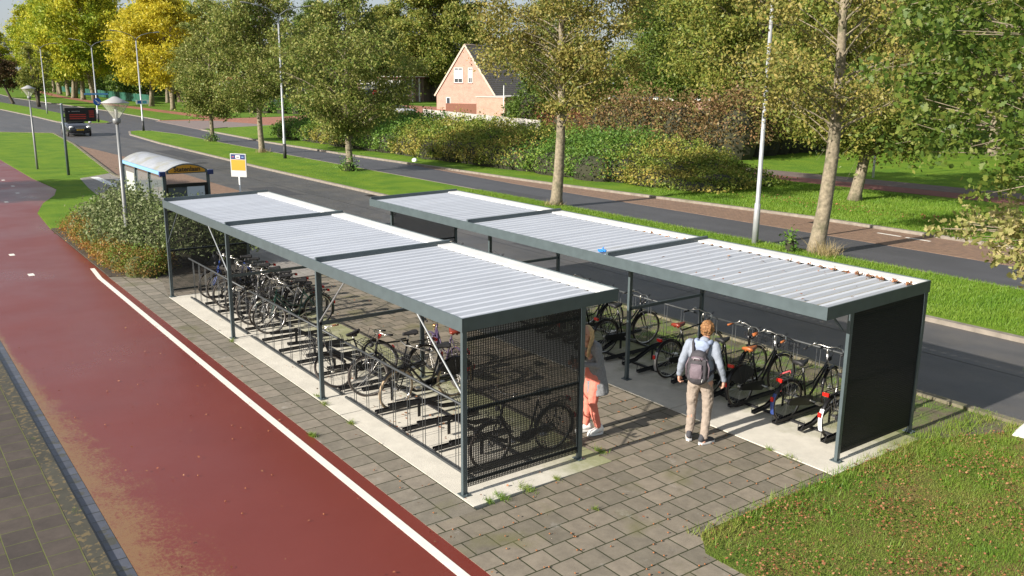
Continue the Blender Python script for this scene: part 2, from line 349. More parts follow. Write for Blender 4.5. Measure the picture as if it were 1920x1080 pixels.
# west grass and red cycle path
pathR = [(60, -0.8), (-15.9, -0.74), (-24.9, -0.63), (-29.2, -0.38), (-32.0, 0.25), (-34.5, 1.1), (-36.9, 1.6), (-42.4, 1.42), (-54.8, 1.5), (-75, 2.3), (-130, 5)]
def redmat():
    m, n, l, b = nodes('red_asphalt')
    tc = n.new('ShaderNodeTexCoord')
    def noise(s, d, r, off=0):
        z = n.new('ShaderNodeTexNoise'); z.inputs['Scale'].default_value = s; z.inputs['Detail'].default_value = d; z.inputs['Roughness'].default_value = r
        mp = n.new('ShaderNodeMapping'); mp.inputs['Location'].default_value = (off, off, 0); l.new(tc.outputs['Object'], mp.inputs[0]); l.new(mp.outputs[0], z.inputs['Vector']); return z
    sp = n.new('ShaderNodeSeparateXYZ'); l.new(tc.outputs['Object'], sp.inputs[0])
    n1 = noise(0.8, 6, 0.6)
    mx = n.new('ShaderNodeMix'); mx.data_type = 'RGBA'; mx.inputs['A'].default_value = (0.138, 0.023, 0.015, 1); mx.inputs['B'].default_value = (0.175, 0.034, 0.023, 1)
    l.new(n1.outputs['Fac'], mx.inputs['Factor'])
    gr = noise(180, 2, 0.8, 2)
    q = n.new('ShaderNodeMapRange'); q.inputs[1].default_value = 0.3; q.inputs[2].default_value = 0.7; q.inputs[3].default_value = 0.66; q.inputs[4].default_value = 1.36; l.new(gr.outputs['Fac'], q.inputs[0])
    mu = n.new('ShaderNodeVectorMath'); mu.operation = 'SCALE'; l.new(mx.outputs['Result'], mu.inputs[0]); l.new(q.outputs[0], mu.inputs['Scale'])
    # leaf dust swept to the gutter side: a band that widens towards +x
    e = n.new('ShaderNodeMath'); e.operation = 'MULTIPLY_ADD'; e.inputs[1].default_value = 0.085; e.inputs[2].default_value = 0.93; l.new(sp.outputs['X'], e.inputs[0])   # band width
    mxm = n.new('ShaderNodeMath'); mxm.operation = 'MAXIMUM'; mxm.inputs[1].default_value = 0.12; l.new(e.outputs[0], mxm.inputs[0])
    d = n.new('ShaderNodeMath'); d.operation = 'ADD'; d.inputs[1].default_value = 3.84; l.new(sp.outputs['Y'], d.inputs[0])
    dv = n.new('ShaderNodeMath'); dv.operation = 'DIVIDE'; l.new(d.outputs[0], dv.inputs[0]); l.new(mxm.outputs[0], dv.inputs[1])
    n2 = noise(3.0, 15, 0.86, 9); n2.inputs['Distortion'].default_value = 0.5
    s2 = n.new('ShaderNodeMath'); s2.operation = 'MULTIPLY_ADD'; s2.inputs[1].default_value = 3.4; l.new(n2.outputs['Fac'], s2.inputs[0])
    s2.inputs[2].default_value = -1.05
    sub = n.new('ShaderNodeMath'); sub.operation = 'SUBTRACT'; l.new(s2.outputs[0], sub.inputs[0]); l.new(dv.outputs[0], sub.inputs[1])
    gq = noise(22, 10, 0.85, 13); g2 = n.new('ShaderNodeMath'); g2.operation = 'MULTIPLY_ADD'; g2.inputs[1].default_value = 4.6; g2.inputs[2].default_value = -2.25; l.new(gq.outputs['Fac'], g2.inputs[0]); g3 = n.new('ShaderNodeMath'); l.new(sub.outputs[0], g3.inputs[0]); l.new(g2.outputs[0], g3.inputs[1])
    cl = n.new('ShaderNodeMapRange'); cl.inputs[1].default_value = 0.0; cl.inputs[2].default_value = 0.6; cl.inputs[4].default_value = 0.72; l.new(g3.outputs[0], cl.inputs[0])
    n3 = noise(60, 4, 0.8, 4); du = n.new('ShaderNodeMix'); du.data_type = 'RGBA'; du.inputs['A'].default_value = (0.12, 0.070, 0.026, 1); du.inputs['B'].default_value = (0.34, 0.215, 0.08, 1); l.new(n3.outputs['Fac'], du.inputs['Factor'])
    m3 = n.new('ShaderNodeMix'); m3.data_type = 'RGBA'; l.new(cl.outputs[0], m3.inputs['Factor']); l.new(mu.outputs[0], m3.inputs['A']); l.new(du.outputs['Result'], m3.inputs['B'])
    l.new(m3.outputs['Result'], b.inputs['Base Color'])
    rn = noise(0.35, 5, 0.55, 21); rq = n.new('ShaderNodeMapRange'); rq.inputs[1].default_value = 0.35; rq.inputs[2].default_value = 0.65; rq.inputs[3].default_value = 0.27; rq.inputs[4].default_value = 0.44; l.new(rn.outputs['Fac'], rq.inputs[0]); l.new(rq.outputs[0], b.inputs['Roughness']); b.inputs['Specular IOR Level'].default_value = 0.6
    bp = n.new('ShaderNodeBump'); bp.inputs['Strength'].default_value = 0.16; bp.inputs['Distance'].default_value = 0.008; l.new(gr.outputs['Fac'], bp.inputs['Height']); l.new(bp.outputs[0], b.inputs['Normal'])
    return m
slab('cycle_path', pathR + [(-130, -3.84), (60, -3.84)], 0.0, redmat(), 0.1)
slab('west_lawn', [(-24.9, -0.62), (-29.2, -0.37), (-32.0, 0.26), (-34.5, 1.11), (-36.9, 1.61), (-42.4, 1.43), (-54.8, 1.51), (-75, 2.31), (-86, 3.0), (-86, 5.2), (-82, 9.0), (-67, 7.9), (-43, 5.35), (-41, 3.4), (-36.5, 2.9), (-30, 2.4), (-24.6, 1.6)], 0.02, verge, 0.12)
slab('platform', [(-42.8, 5.2), (-41, 3.4), (-36.5, 2.9), (-30, 2.4), (-24.6, 1.6), (-22, 1.0), (-13, 2.3), (-13, 5.2)], 0.03, tilemat('platform_tiles', ((0.22, 0.20, 0.18), (0.27, 0.25, 0.22)), (0.12, 0.11, 0.09), 0.3, 0.3, 'x'), 0.12)
slab('white_tactile_strip', [(-41.2, 3.95), (-36.3, 3.95), (-36.3, 4.3), (-41.2, 4.3)], 0.036, whitep, 0.01)
for i in range(7):
    slab('white_tactile_strip', [(-39.5 + i * 0.6, 4.7), (-39.15 + i * 0.6, 4.7), (-39.15 + i * 0.6, 5.1), (-39.5 + i * 0.6, 5.1)], 0.036, whitep, 0.01)
# white line and dashes
linem = mat('road_paint', (0.72, 0.69, 0.62), 0.6, 0, 0.06, 8, col2=(0.45, 0.36, 0.3), c2s=14, c2lo=0.66, c2hi=0.74)
ribbon('white_line', [(30, -1.05), (-4.7, -1.03), (-15.9, -0.96), (-17.3, -0.86)], -0.06, 0.05, 0.004, linem, 0.003)
DASH = [(-20.8, -2.37), (-17.5, -2.35), (-42.5, 0.1), (-39.5, 0.13), (-36.5, -0.08), (-33.5, -0.9)]
# pavers
joint = (0.035, 0.038, 0.014)
slab('pavement', [(0.42, -0.79), (0.42, -0.08), (-12.75, -0.08), (-15.3, 0.4), (-15.9, -0.74)], 0.004, tilemat('edge_tiles', ((0.18, 0.16, 0.125), (0.245, 0.212, 0.168)), joint, 0.355, 0.325, 'x', off=0.25, jw=0.019, org=(0.17 - 0.0, 0.79), moss=(0.12, 0.115, 0.05), mlo=0.58, mhi=0.75, white=0.55), 0.1)
slab('pavement', [(0.42, -0.79), (14, -0.79), (14, 1.43), (2.75, 1.43), (2.42, 1.75), (2.4, 4.38), (-14.8, 4.38), (-14.8, 2.25), (0.30, 2.25), (0.42, -0.08)], 0.004, tilemat('court_tiles', ((0.155, 0.136, 0.102), (0.235, 0.198, 0.150)), joint, 0.325, 0.335, 'y', jw=0.021, moss=(0.13, 0.125, 0.045), mlo=0.56, mhi=0.75, white=0.4), 0.1)
slab('pavement', [(-14.8, 4.38), (-14.8, 5.28), (-10.9, 5.28), (-10.9, 4.38)], 0.003, tilemat('side_tiles', ((0.135, 0.118, 0.088), (0.19, 0.158, 0.12)), joint, 0.325, 0.335, 'y', jw=0.014), 0.1)
slab('pavement', [(-12.75, -0.08), (-12.75, 2.25), (-14.8, 2.25), (-15.3, 0.4)], 0.005, tilemat('end_tiles', ((0.135, 0.118, 0.088), (0.19, 0.158, 0.12)), joint, 0.325, 0.335, 'y', jw=0.014), 0.1)
concrete = mat('concrete_slab', (0.50, 0.46, 0.385), 0.85, 0, 0.10, 3, 0.25, 60, col2=(0.27, 0.26, 0.13), c2s=0.9, c2lo=0.52, c2hi=0.7)
def concmat(name, edge_y, sgn):
    m, n, l, b = nodes(name); b.inputs['Roughness'].default_value = 0.85
    tc = n.new('ShaderNodeTexCoord'); sp = n.new('ShaderNodeSeparateXYZ'); l.new(tc.outputs['Object'], sp.inputs[0])
    def noise(s, d, r):
        z = n.new('ShaderNodeTexNoise'); z.inputs['Scale'].default_value = s; z.inputs['Detail'].default_value = d; z.inputs['Roughness'].default_value = r; l.new(tc.outputs['Object'], z.inputs['Vector']); return z
    a = noise(2.5, 10, 0.7); q = n.new('ShaderNodeMapRange'); q.inputs[1].default_value = 0.3; q.inputs[2].default_value = 0.7; q.inputs[3].default_value = 0.85; q.inputs[4].default_value = 1.12; l.new(a.outputs['Fac'], q.inputs[0])
    mu = n.new('ShaderNodeVectorMath'); mu.operation = 'SCALE'; mu.inputs[0].default_value = (0.60, 0.565, 0.485); l.new(q.outputs[0], mu.inputs['Scale'])
    g = noise(1.7, 8, 0.7); e = n.new('ShaderNodeMath'); e.operation = 'MULTIPLY_ADD'; e.inputs[1].default_value = sgn * 0.42; e.inputs[2].default_value = -sgn * 0.42 * edge_y; l.new(sp.outputs['Y'], e.inputs[0])
    ad = n.new('ShaderNodeMath'); l.new(g.outputs['Fac'], ad.inputs[0]); l.new(e.outputs[0], ad.inputs[1])
    r2 = n.new('ShaderNodeMapRange'); r2.inputs[1].default_value = 0.52; r2.inputs[2].default_value = 0.95; r2.inputs[4].default_value = 0.8; l.new(ad.outputs[0], r2.inputs[0])
    mx = n.new('ShaderNodeMix'); mx.data_type = 'RGBA'; l.new(r2.outputs[0], mx.inputs['Factor']); l.new(mu.outputs[0], mx.inputs['A']); mx.inputs['B'].default_value = (0.175, 0.19, 0.055, 1)
    l.new(mx.outputs['Result'], b.inputs['Base Color'])
    bp = n.new('ShaderNodeBump'); bp.inputs['Strength'].default_value = 0.3; bp.inputs['Distance'].default_value = 0.01; z = noise(70, 4, 0.6); l.new(z.outputs['Fac'], bp.inputs['Height']); l.new(bp.outputs[0], b.inputs['Normal']); return m
cmA, cmB = concmat('concrete_a', 1.0, 1), concmat('concrete_b', 5.1, 1)
for i, (x0, x1) in enumerate(((-12.75, -8.4), (-8.385, -3.42), (-3.405, 0.33))):
    slab('concrete_slab', [(x0, -0.08), (x1, -0.08), (x1, 2.24), (x0, 2.24)], 0.012, cmA, 0.1)
for i, (x0, x1) in enumerate(((-10.9, -5.2), (-5.185, -0.62), (-0.605, 2.4))):
    slab('concrete_slab', [(x0, 4.39), (x1, 4.39), (x1, 6.5), (x0, 6.5)], 0.012, cmB, 0.1)
slab('verge_soil', [(-10.9, 6.5), (2.6, 6.5), (3.2, 8.3), (-8.6, 8.3), (-12.5, 6.0), (-14.8, 5.3), (-10.9, 5.28)], 0.004, mat('mossy_soil', (0.11, 0.095, 0.055), 0.95, 0, 0.3, 3, 0.6, 30, col2=(0.10, 0.15, 0.025), c2s=2.2, c2lo=0.48, c2hi=0.62), 0.1)
lawn_poly = [(2.4, 1.75), (2.75, 1.43), (14, 1.43), (40, 1.43), (40, 8.3), (3.2, 8.3), (2.6, 6.9), (2.4, 6.5)]
slab('lawn', lawn_poly, 0.006, lawnm, 0.1)
# left pavement, kerb and gutter
slab('gutter', [(-60, -4.03), (60, -4.03), (60, -3.845), (-60, -3.845)], 0.002, tilemat('gutter_bricks', ((0.060, 0.064, 0.078), (0.085, 0.09, 0.11)), (0.03, 0.03, 0.025), 0.4, 0.26, 'x', jw=0.022, rough=0.36, moss=(0.06, 0.055, 0.03), mlo=0.56, mhi=0.62, ms=6), 0.1)
slab('kerb', [(-60, -4.22), (60, -4.22), (60, -4.035), (-60, -4.035)], 0.05, tilemat('mossy_kerb_blocks', ((0.045, 0.042, 0.03), (0.065, 0.06, 0.042)), (0.03, 0.03, 0.02), 0.4, 1.0, 'x', jw=0.015, moss=(0.17, 0.125, 0.055), mlo=0.54, mhi=0.62, ms=14), 0.2)
slab('pavement', [(-60, -14), (60, -14), (60, -4.225), (-60, -4.225)], 0.045, tilemat('footway_tiles', ((0.055, 0.043, 0.035), (0.080, 0.062, 0.049)), (0.10, 0.11, 0.025), 0.34, 0.335, 'x', off=0.5, jw=0.013, org=(0, 4.225)), 0.2)

# ------------------------------------------------------------------ bike shelters
roofm = mat('roof_sheet', (0.51, 0.535, 0.58), 0.5, 0.0, 0.03, 1.5)
trough = mat('roof_trough', (0.40, 0.41, 0.415), 0.6, 0, 0.06, 3)  # darker than the ridges: trough dirt plus shadow contrast put into the colour
roof_dirt_shade = mat('roof_sheet_dirt_shade', (0.34, 0.335, 0.31), 0.6, 0.0, 0.10, 6, col2=(0.23, 0.215, 0.165), c2s=3.0, c2lo=0.42, c2hi=0.62)  # tan dirt in the troughs, darkened further to stand in for their shadow
def streaks(m, scale, lo, hi, nm_scale=1.0, dirt=None, dlo=0.5, dhi=0.7):
    n = m.node_tree.nodes; l = m.node_tree.links; b = n['Principled BSDF']; src = b.inputs['Base Color'].links[0].from_socket
    tc = n.new('ShaderNodeTexCoord'); mp = n.new('ShaderNodeMapping'); mp.inputs['Scale'].default_value = scale; l.new(tc.outputs['Object'], mp.inputs[0])
    z = n.new('ShaderNodeTexNoise'); z.inputs['Scale'].default_value = nm_scale; z.inputs['Detail'].default_value = 7; z.inputs['Roughness'].default_value = 0.65; l.new(mp.outputs[0], z.inputs['Vector'])
    q = n.new('ShaderNodeMapRange'); q.inputs[1].default_value = 0.3; q.inputs[2].default_value = 0.7; q.inputs[3].default_value = lo; q.inputs[4].default_value = hi; l.new(z.outputs['Fac'], q.inputs[0])
    mu = n.new('ShaderNodeVectorMath'); mu.operation = 'SCALE'; l.new(src, mu.inputs[0]); l.new(q.outputs[0], mu.inputs['Scale']); out_ = mu.outputs[0]
    if dirt:
        q2 = n.new('ShaderNodeMapRange'); q2.inputs[1].default_value = dlo; q2.inputs[2].default_value = dhi; q2.inputs[4].default_value = 0.6; l.new(z.outputs['Fac'], q2.inputs[0])
        mx = n.new('ShaderNodeMix'); mx.data_type = 'RGBA'; l.new(q2.outputs[0], mx.inputs['Factor']); l.new(out_, mx.inputs['A']); mx.inputs['B'].default_value = (*dirt, 1); out_ = mx.outputs['Result']
    l.new(out_, b.inputs['Base Color'])
streaks(roofm, (9, 0.5, 1), 0.88, 1.08, 1.0, (0.38, 0.37, 0.32), 0.62, 0.80); streaks(trough, (9, 0.6, 1), 0.75, 1.1, 1.0, (0.25, 0.24, 0.18), 0.52, 0.72)
streaks(asphalt, (0.06, 1.1, 1), 0.84, 1.16); streaks(asphalt2, (0.06, 1.1, 1), 0.86, 1.14)
flash = mat('roof_flashing', (0.66, 0.655, 0.63), 0.5, 0.0, 0.06, 3)
def corrugated(x0, x1, y0, y1, z0, z1, pitch=0.205, dep=0.04):
    prof = []; n = max(1, round((x1 - x0) / pitch)); p = (x1 - x0) / n
    for i in range(n):
        s = x0 + i * p
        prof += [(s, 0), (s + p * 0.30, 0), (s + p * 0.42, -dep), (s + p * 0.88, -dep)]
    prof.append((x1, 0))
    v = []; f = []
    for (x, dz) in prof: v += [(x, y0, z0 + dz), (x, y1, z1 + dz)]
    for i in range(len(prof) - 1): f.append((2 * i, 2 * i + 2, 2 * i + 3, 2 * i + 1))
    nf = len(f); o = len(v)
    for (x, dz) in prof: v += [(x, y0, z0 + dz - 0.012), (x, y1, z1 + dz - 0.012)]
    for i in range(len(prof) - 1): f.append((o + 2 * i, o + 2 * i + 1, o + 2 * i + 3, o + 2 * i + 2))
    b = MB(); b.add(v, f)
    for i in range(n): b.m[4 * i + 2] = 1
    return b
def grating_mesh(W, z0, z1):
    b = MB(); n = int(W / 0.0253)
    for i in range(n + 1):
        y = i * W / n; b.box(-0.0065, 0.0065, y - 0.0048, y + 0.0048, z0, z1)
    k = int((z1 - z0) / 0.030)
    for j in range(k + 1):
        z = z0 + j * (z1 - z0) / k; b.box(-0.004, 0.004, 0, W, z - 0.0018, z + 0.0018)
    return b.mesh('grating', mat('screen_coating', (0.007, 0.010, 0.013), 0.5), recalc=False)
def shelter(label, X, s, yo, yi, yo_roof, yi_roof, zo, zi, dirt):
    """X near end; yo = post row under the roof's edge, yi = other post row; roof runs from yo_roof to yi_roof"""
    t = thing('bike_shelter', label, 'bike shelter', (X, (yo + yi) / 2, 0), 0, 'open bike shelters with flat sheet roofs')
    ox, oy = X, (yo + yi) / 2
    def loc(b): b.v = [(x - ox, y - oy, z) for x, y, z in b.v]; return b
    ya, yb = min(yo_roof, yi_roof), max(yo_roof, yi_roof)
    zt = lambda y: zo + (zi - zo) * (y - yo_roof) / (yi_roof - yo_roof)
    sg = 1 if yi > yo else -1
    for i in range(4):
        x = X - i * s
        for y in (yo, yi):
            b = MB(); b.box(x - 0.025, x + 0.025, y - 0.035, y + 0.035, 0.02, zt(y) - 0.12)
            p = loc(b).build('post', dark_steel, t); bevel(p)
            b = MB(); b.box(x - 0.075, x + 0.075, y - 0.06, y + 0.06, 0.012, 0.024)
            for sx in (-0.055, 0.055): b.lathe([(0.011, 0), (0.011, 0.018)], 6, (x + sx, y + 0.0, 0.024))
            loc(b); b.build('base_plate', dark_steel, p)
        if i in (1, 2):   # cross rail between the two posts
            b = MB(); b.bar((x, yo, 1.3), (x, yi, 1.3), 0.05, 0.05); loc(b).build('cross_rail', dark_steel, t)
        xe = x + (-1.15 if i in (0, 2) else 1.0)
        b = MB(); b.tube([(x, yo, 1.32), (xe, yo, zt(yo) - 0.16)], 0.013, 8); loc(b).build('brace', zinc if i != 3 else dark_steel, t)
        if i in (0, 3):
            b = MB(); b.tube([(x + (0.1 if i == 3 else -0.1) * 1, yi, zt(yi) - 0.45), (x + (0.42 if i == 3 else -0.42), yi, zt(yi) - 0.14)], 0.016, 8); loc(b).build('brace', dark_steel, t)
    x0, x1 = X - 3 * s - 0.03, X + 0.03
    # fascias
    for nm, yy in (('fascia', yo_roof), ('fascia', yi_roof)):
        z = zt(yy); sd = 0.02 if yy == ya else -0.02
        b = MB(); b.box(x0, x1, min(yy, yy + sd), max(yy, yy + sd), z - 0.175, z); f = loc(b).build(nm, dark_steel, t); bevel(f, 0.003)
    for xx in (x0, x1):
        sd = 0.02 if xx == x0 else -0.02
        b = MB(); b.add([(a, y, zt(y) + d) for a in (xx, xx + sd) for y in (ya + 0.021, yb - 0.021) for d in (-0.175, -0.001)], [(0, 1, 3, 2), (4, 6, 7, 5), (0, 4, 5, 1), (2, 3, 7, 6), (0, 2, 6, 4), (1, 5, 7, 3)])
        loc(b).build('fascia', dark_steel, t)
    for i in range(3):
        a, c = X - (i + 1) * s + 0.03, X - i * s - (0.012 if i == 0 else 0.03)
        if i == 2: a = x0 + 0.022
        b = corrugated(a, c, ya + 0.022, yb - 0.26, zt(ya) - 0.045, zt(yb - 0.26) - 0.035)
        loc(b).build('roof_sheet', [roofm, (roof_dirt_shade if i == 0 else trough) if dirt else (trough if i == 0 else roofm)], t)
        b = MB(); b.add([(xx, y, zt(y) + d) for xx in (a, c) for y, d in ((yb - 0.29, -0.0), (yb - 0.022, -0.0), (yb - 0.022, -0.03), (yb - 0.29, -0.03))], [(0, 1, 5, 4), (3, 7, 6, 2), (0, 4, 7, 3), (1, 2, 6, 5), (0, 3, 2, 1), (4, 5, 6, 7)])
        loc(b); b.v = [(x, y, z - 0.012) for x, y, z in b.v]; b.build('flashing', flash, t)
        if i < 2:
            xx = X - (i + 1) * s
            b = MB(); b.add([(q, y, zt(y) + d) for q in (xx - 0.028, xx + 0.028) for y in (ya + 0.025, yb - 0.03) for d in (-0.16, 0.04)], [(0, 1, 3, 2), (4, 6, 7, 5), (0, 4, 5, 1), (2, 3, 7, 6), (0, 2, 6, 4), (1, 5, 7, 3)])
            loc(b).build('roof_beam', dark_steel, t)
    far = MB(); far.add([(x0 + 0.021 + q, y, zt(y) + d) for q in (0, 0.03) for y in (ya + 0.025, yb - 0.03) for d in (-0.12, 0.04)], [(0, 1, 3, 2), (4, 6, 7, 5), (0, 4, 5, 1), (2, 3, 7, 6), (0, 2, 6, 4), (1, 5, 7, 3)])
    loc(far).build('roof_beam', dark_steel, t)
    # end screens of flat bars
    w = abs(yi - yo) - 0.08; ylo = min(yo, yi) + 0.04
    me = grating_mesh(w, 0.11, zt((yo + yi) / 2) - 0.17)
    for x in (X, X - 3 * s):
        g = link('end_screen', me, t); g.location = (x - ox, ylo - oy, 0)
        b = MB()
        for z in (0.17, 1.13, 2.06): b.box(x - 0.04, x - 0.012, ylo - 0.006, ylo + w + 0.006, z - 0.02, z + 0.02)
        loc(b).build('screen_rail', dark_steel, t)
    return t
shelter('near left shelter beside the red cycle path, its roof clear of leaves', 0.0, 4.247, 0.0, 1.916, -0.045, 2.53, 2.351, 2.385, False)
shelter('right shelter beside the road, brown leaves caught along its roof edge', 2.15, 4.228, 6.673, 4.809, 6.735, 4.21, 2.365, 2.322, True)
# ------------------------------------------------------------------ racks
rod_me = None
def rack(label, x0, n, yr, sg):
    """n slots of 0.433 m starting at x0 and going to -x; yr = rail line; sg = side the bikes come from"""
    global rod_me
    t = thing('bike_rack', label, 'bike rack', (x0, yr, 0), 0, 'bike racks under the shelters')
    L = n * 0.433
    b = MB(); b.tube([(0.12, 0, 0.985), (-L - 0.1, 0, 0.985)], 0.019, 8); b.build('top_rail', galv, t, smooth=True)
    b = MB(); b.box(-L - 0.15, 0.15, -0.018, 0.018, 0.014, 0.045); b.build('base_rail', galv, t)
    b = MB(); b.box(-L - 0.15, 0.15, sg * 0.95 - 0.03, sg * 0.95 + 0.03, 0.014, 0.04); b.build('base_rail', blackm, t)
    if rod_me is None:
        b = MB()
        for dx in (-0.035, 0.035): b.tube([(dx, 0, 0.05), (dx, 0, 0.97)], 0.005, 6)
        rod_me = b.mesh('rods', galv, True)
    for i in range(n + 1):
        r = link('divider_rod', rod_me, t); r.location = (-i * 0.433 + 0.21, 0, 0)
        if i == n: break
        x = -i * 0.433
        b = MB(); hi = i % 2 == 1
        pr = [(sg * 0.02, 0.085), (sg * 0.62, 0.085), (sg * 1.35, 0.075)] if not hi else [(sg * 0.02, 0.33), (sg * 0.55, 0.30), (sg * 0.98, 0.12), (sg * 1.30, 0.09)]
        for (a, c) in zip(pr[:-1], pr[1:]):
            for dx in (-0.032, 0.032): b.bar((x + dx, a[0], a[1]), (x + dx, c[0], c[1]), 0.006, 0.038)
            b.bar((x, a[0], a[1] - 0.027), (x, c[0], c[1] - 0.027), 0.07, 0.005)
        b.bar((x, pr[1][0], 0.03), (x, pr[1][0], pr[1][1] - 0.03), 0.05, 0.01)
        e = pr[-1]; b.tube([(x - 0.03, e[0], e[1]), (x - 0.05, e[0] - sg * 0.05, e[1] + 0.12), (x + 0.05, e[0] - sg * 0.05, e[1] + 0.12), (x + 0.03, e[0], e[1])], 0.006, 5)
        b.build('wheel_channel', blackm, t)
    return t
rack('empty-ended rack in the nearest bay of the left shelter', -0.45, 8, 0.33, 1)
rack('rack in the middle bay of the left shelter, facing the cycle path', -4.35, 9, 0.33, 1)
rack('rack holding the farthest row of bikes in the left shelter', -8.75, 8, 0.33, 1)
rack('rack in the nearest bay of the right shelter, behind the backpacker', 1.68, 8, 6.5, -1)
rack('rack in the middle bay of the right shelter', -2.15, 9, 6.5, -1)
rack('rack in the farthest bay of the right shelter', -6.5, 9, 6.5, -1)

# ------------------------------------------------------------------ bikes
tan = mat('tan_rubber', (0.36, 0.27, 0.17), 0.8); brown_l = mat('brown_leather', (0.36, 0.11, 0.03), 0.42); red_l = mat('red_leather', (0.20, 0.03, 0.015), 0.35)
redlens = mat('red_lens', (0.55, 0.015, 0.01), 0.2); blue_f = mat('blue_enamel', (0.03, 0.06, 0.22), 0.3); pink = mat('pink_coating', (0.65, 0.12, 0.13), 0.5)
greenf = mat('green_enamel', (0.02, 0.06, 0.045), 0.3); silverf = mat('silver_enamel', (0.38, 0.38, 0.38), 0.3, 0.5); purple = mat('purple_enamel', (0.07, 0.05, 0.10), 0.3); brass = mat('brass', (0.6, 0.33, 0.15), 0.25, 0.9)
chainblk = mat('chain_case_plastic', (0.012, 0.012, 0.014), 0.35)
CACHE = {}
WR = 0.345
def cached(key, fn):
    if key not in CACHE: CACHE[key] = fn()
    return CACHE[key]
def ring(r, tr, m, nm, n=36, k=8, flat=1.0):
    b = MB(); b.tube([(r * math.cos(2 * math.pi * i / n), 0, r * math.sin(2 * math.pi * i / n)) for i in range(n)], tr, k, closed=True); return b.mesh(nm, m, True)
def spokes():
    b = MB()
    for i in range(28):
        a = 2 * math.pi * i / 28; h = 0.02 * (1 if i % 2 else -1)
        b.tube([(0.018 * math.cos(a + 0.7), h, 0.018 * math.sin(a + 0.7)), (0.312 * math.cos(a), 0, 0.312 * math.sin(a))], 0.0013, 3, cap=False)
    b.prism([(0.026 * math.cos(t), 0.026 * math.sin(t)) for t in np.linspace(0, 6.283, 13)[:-1]], 'y', -0.035, 0.035)
    return b.mesh('spokes', alu)
def arc(r, a0, a1, w, cx=0, cz=WR, n=16):
    """mudguard strip: angles in degrees from +x, counterclockwise seen from -y"""
    b = MB(); vs = []; fs = []
    for i in range(n + 1):
        a = R(a0 + (a1 - a0) * i / n); c, s = math.cos(a), math.sin(a)
        for (dr, y) in ((0, -w), (0.012, -w * 0.5), (0.014, 0), (0.012, w * 0.5), (0, w)): vs.append((cx + (r + dr) * c, y, cz + (r + dr) * s))
    for i in range(n):
        for k in range(4): fs.append((i * 5 + k, i * 5 + k + 1, i * 5 + k + 6, i * 5 + k + 5))
    b.add(vs, fs); return b
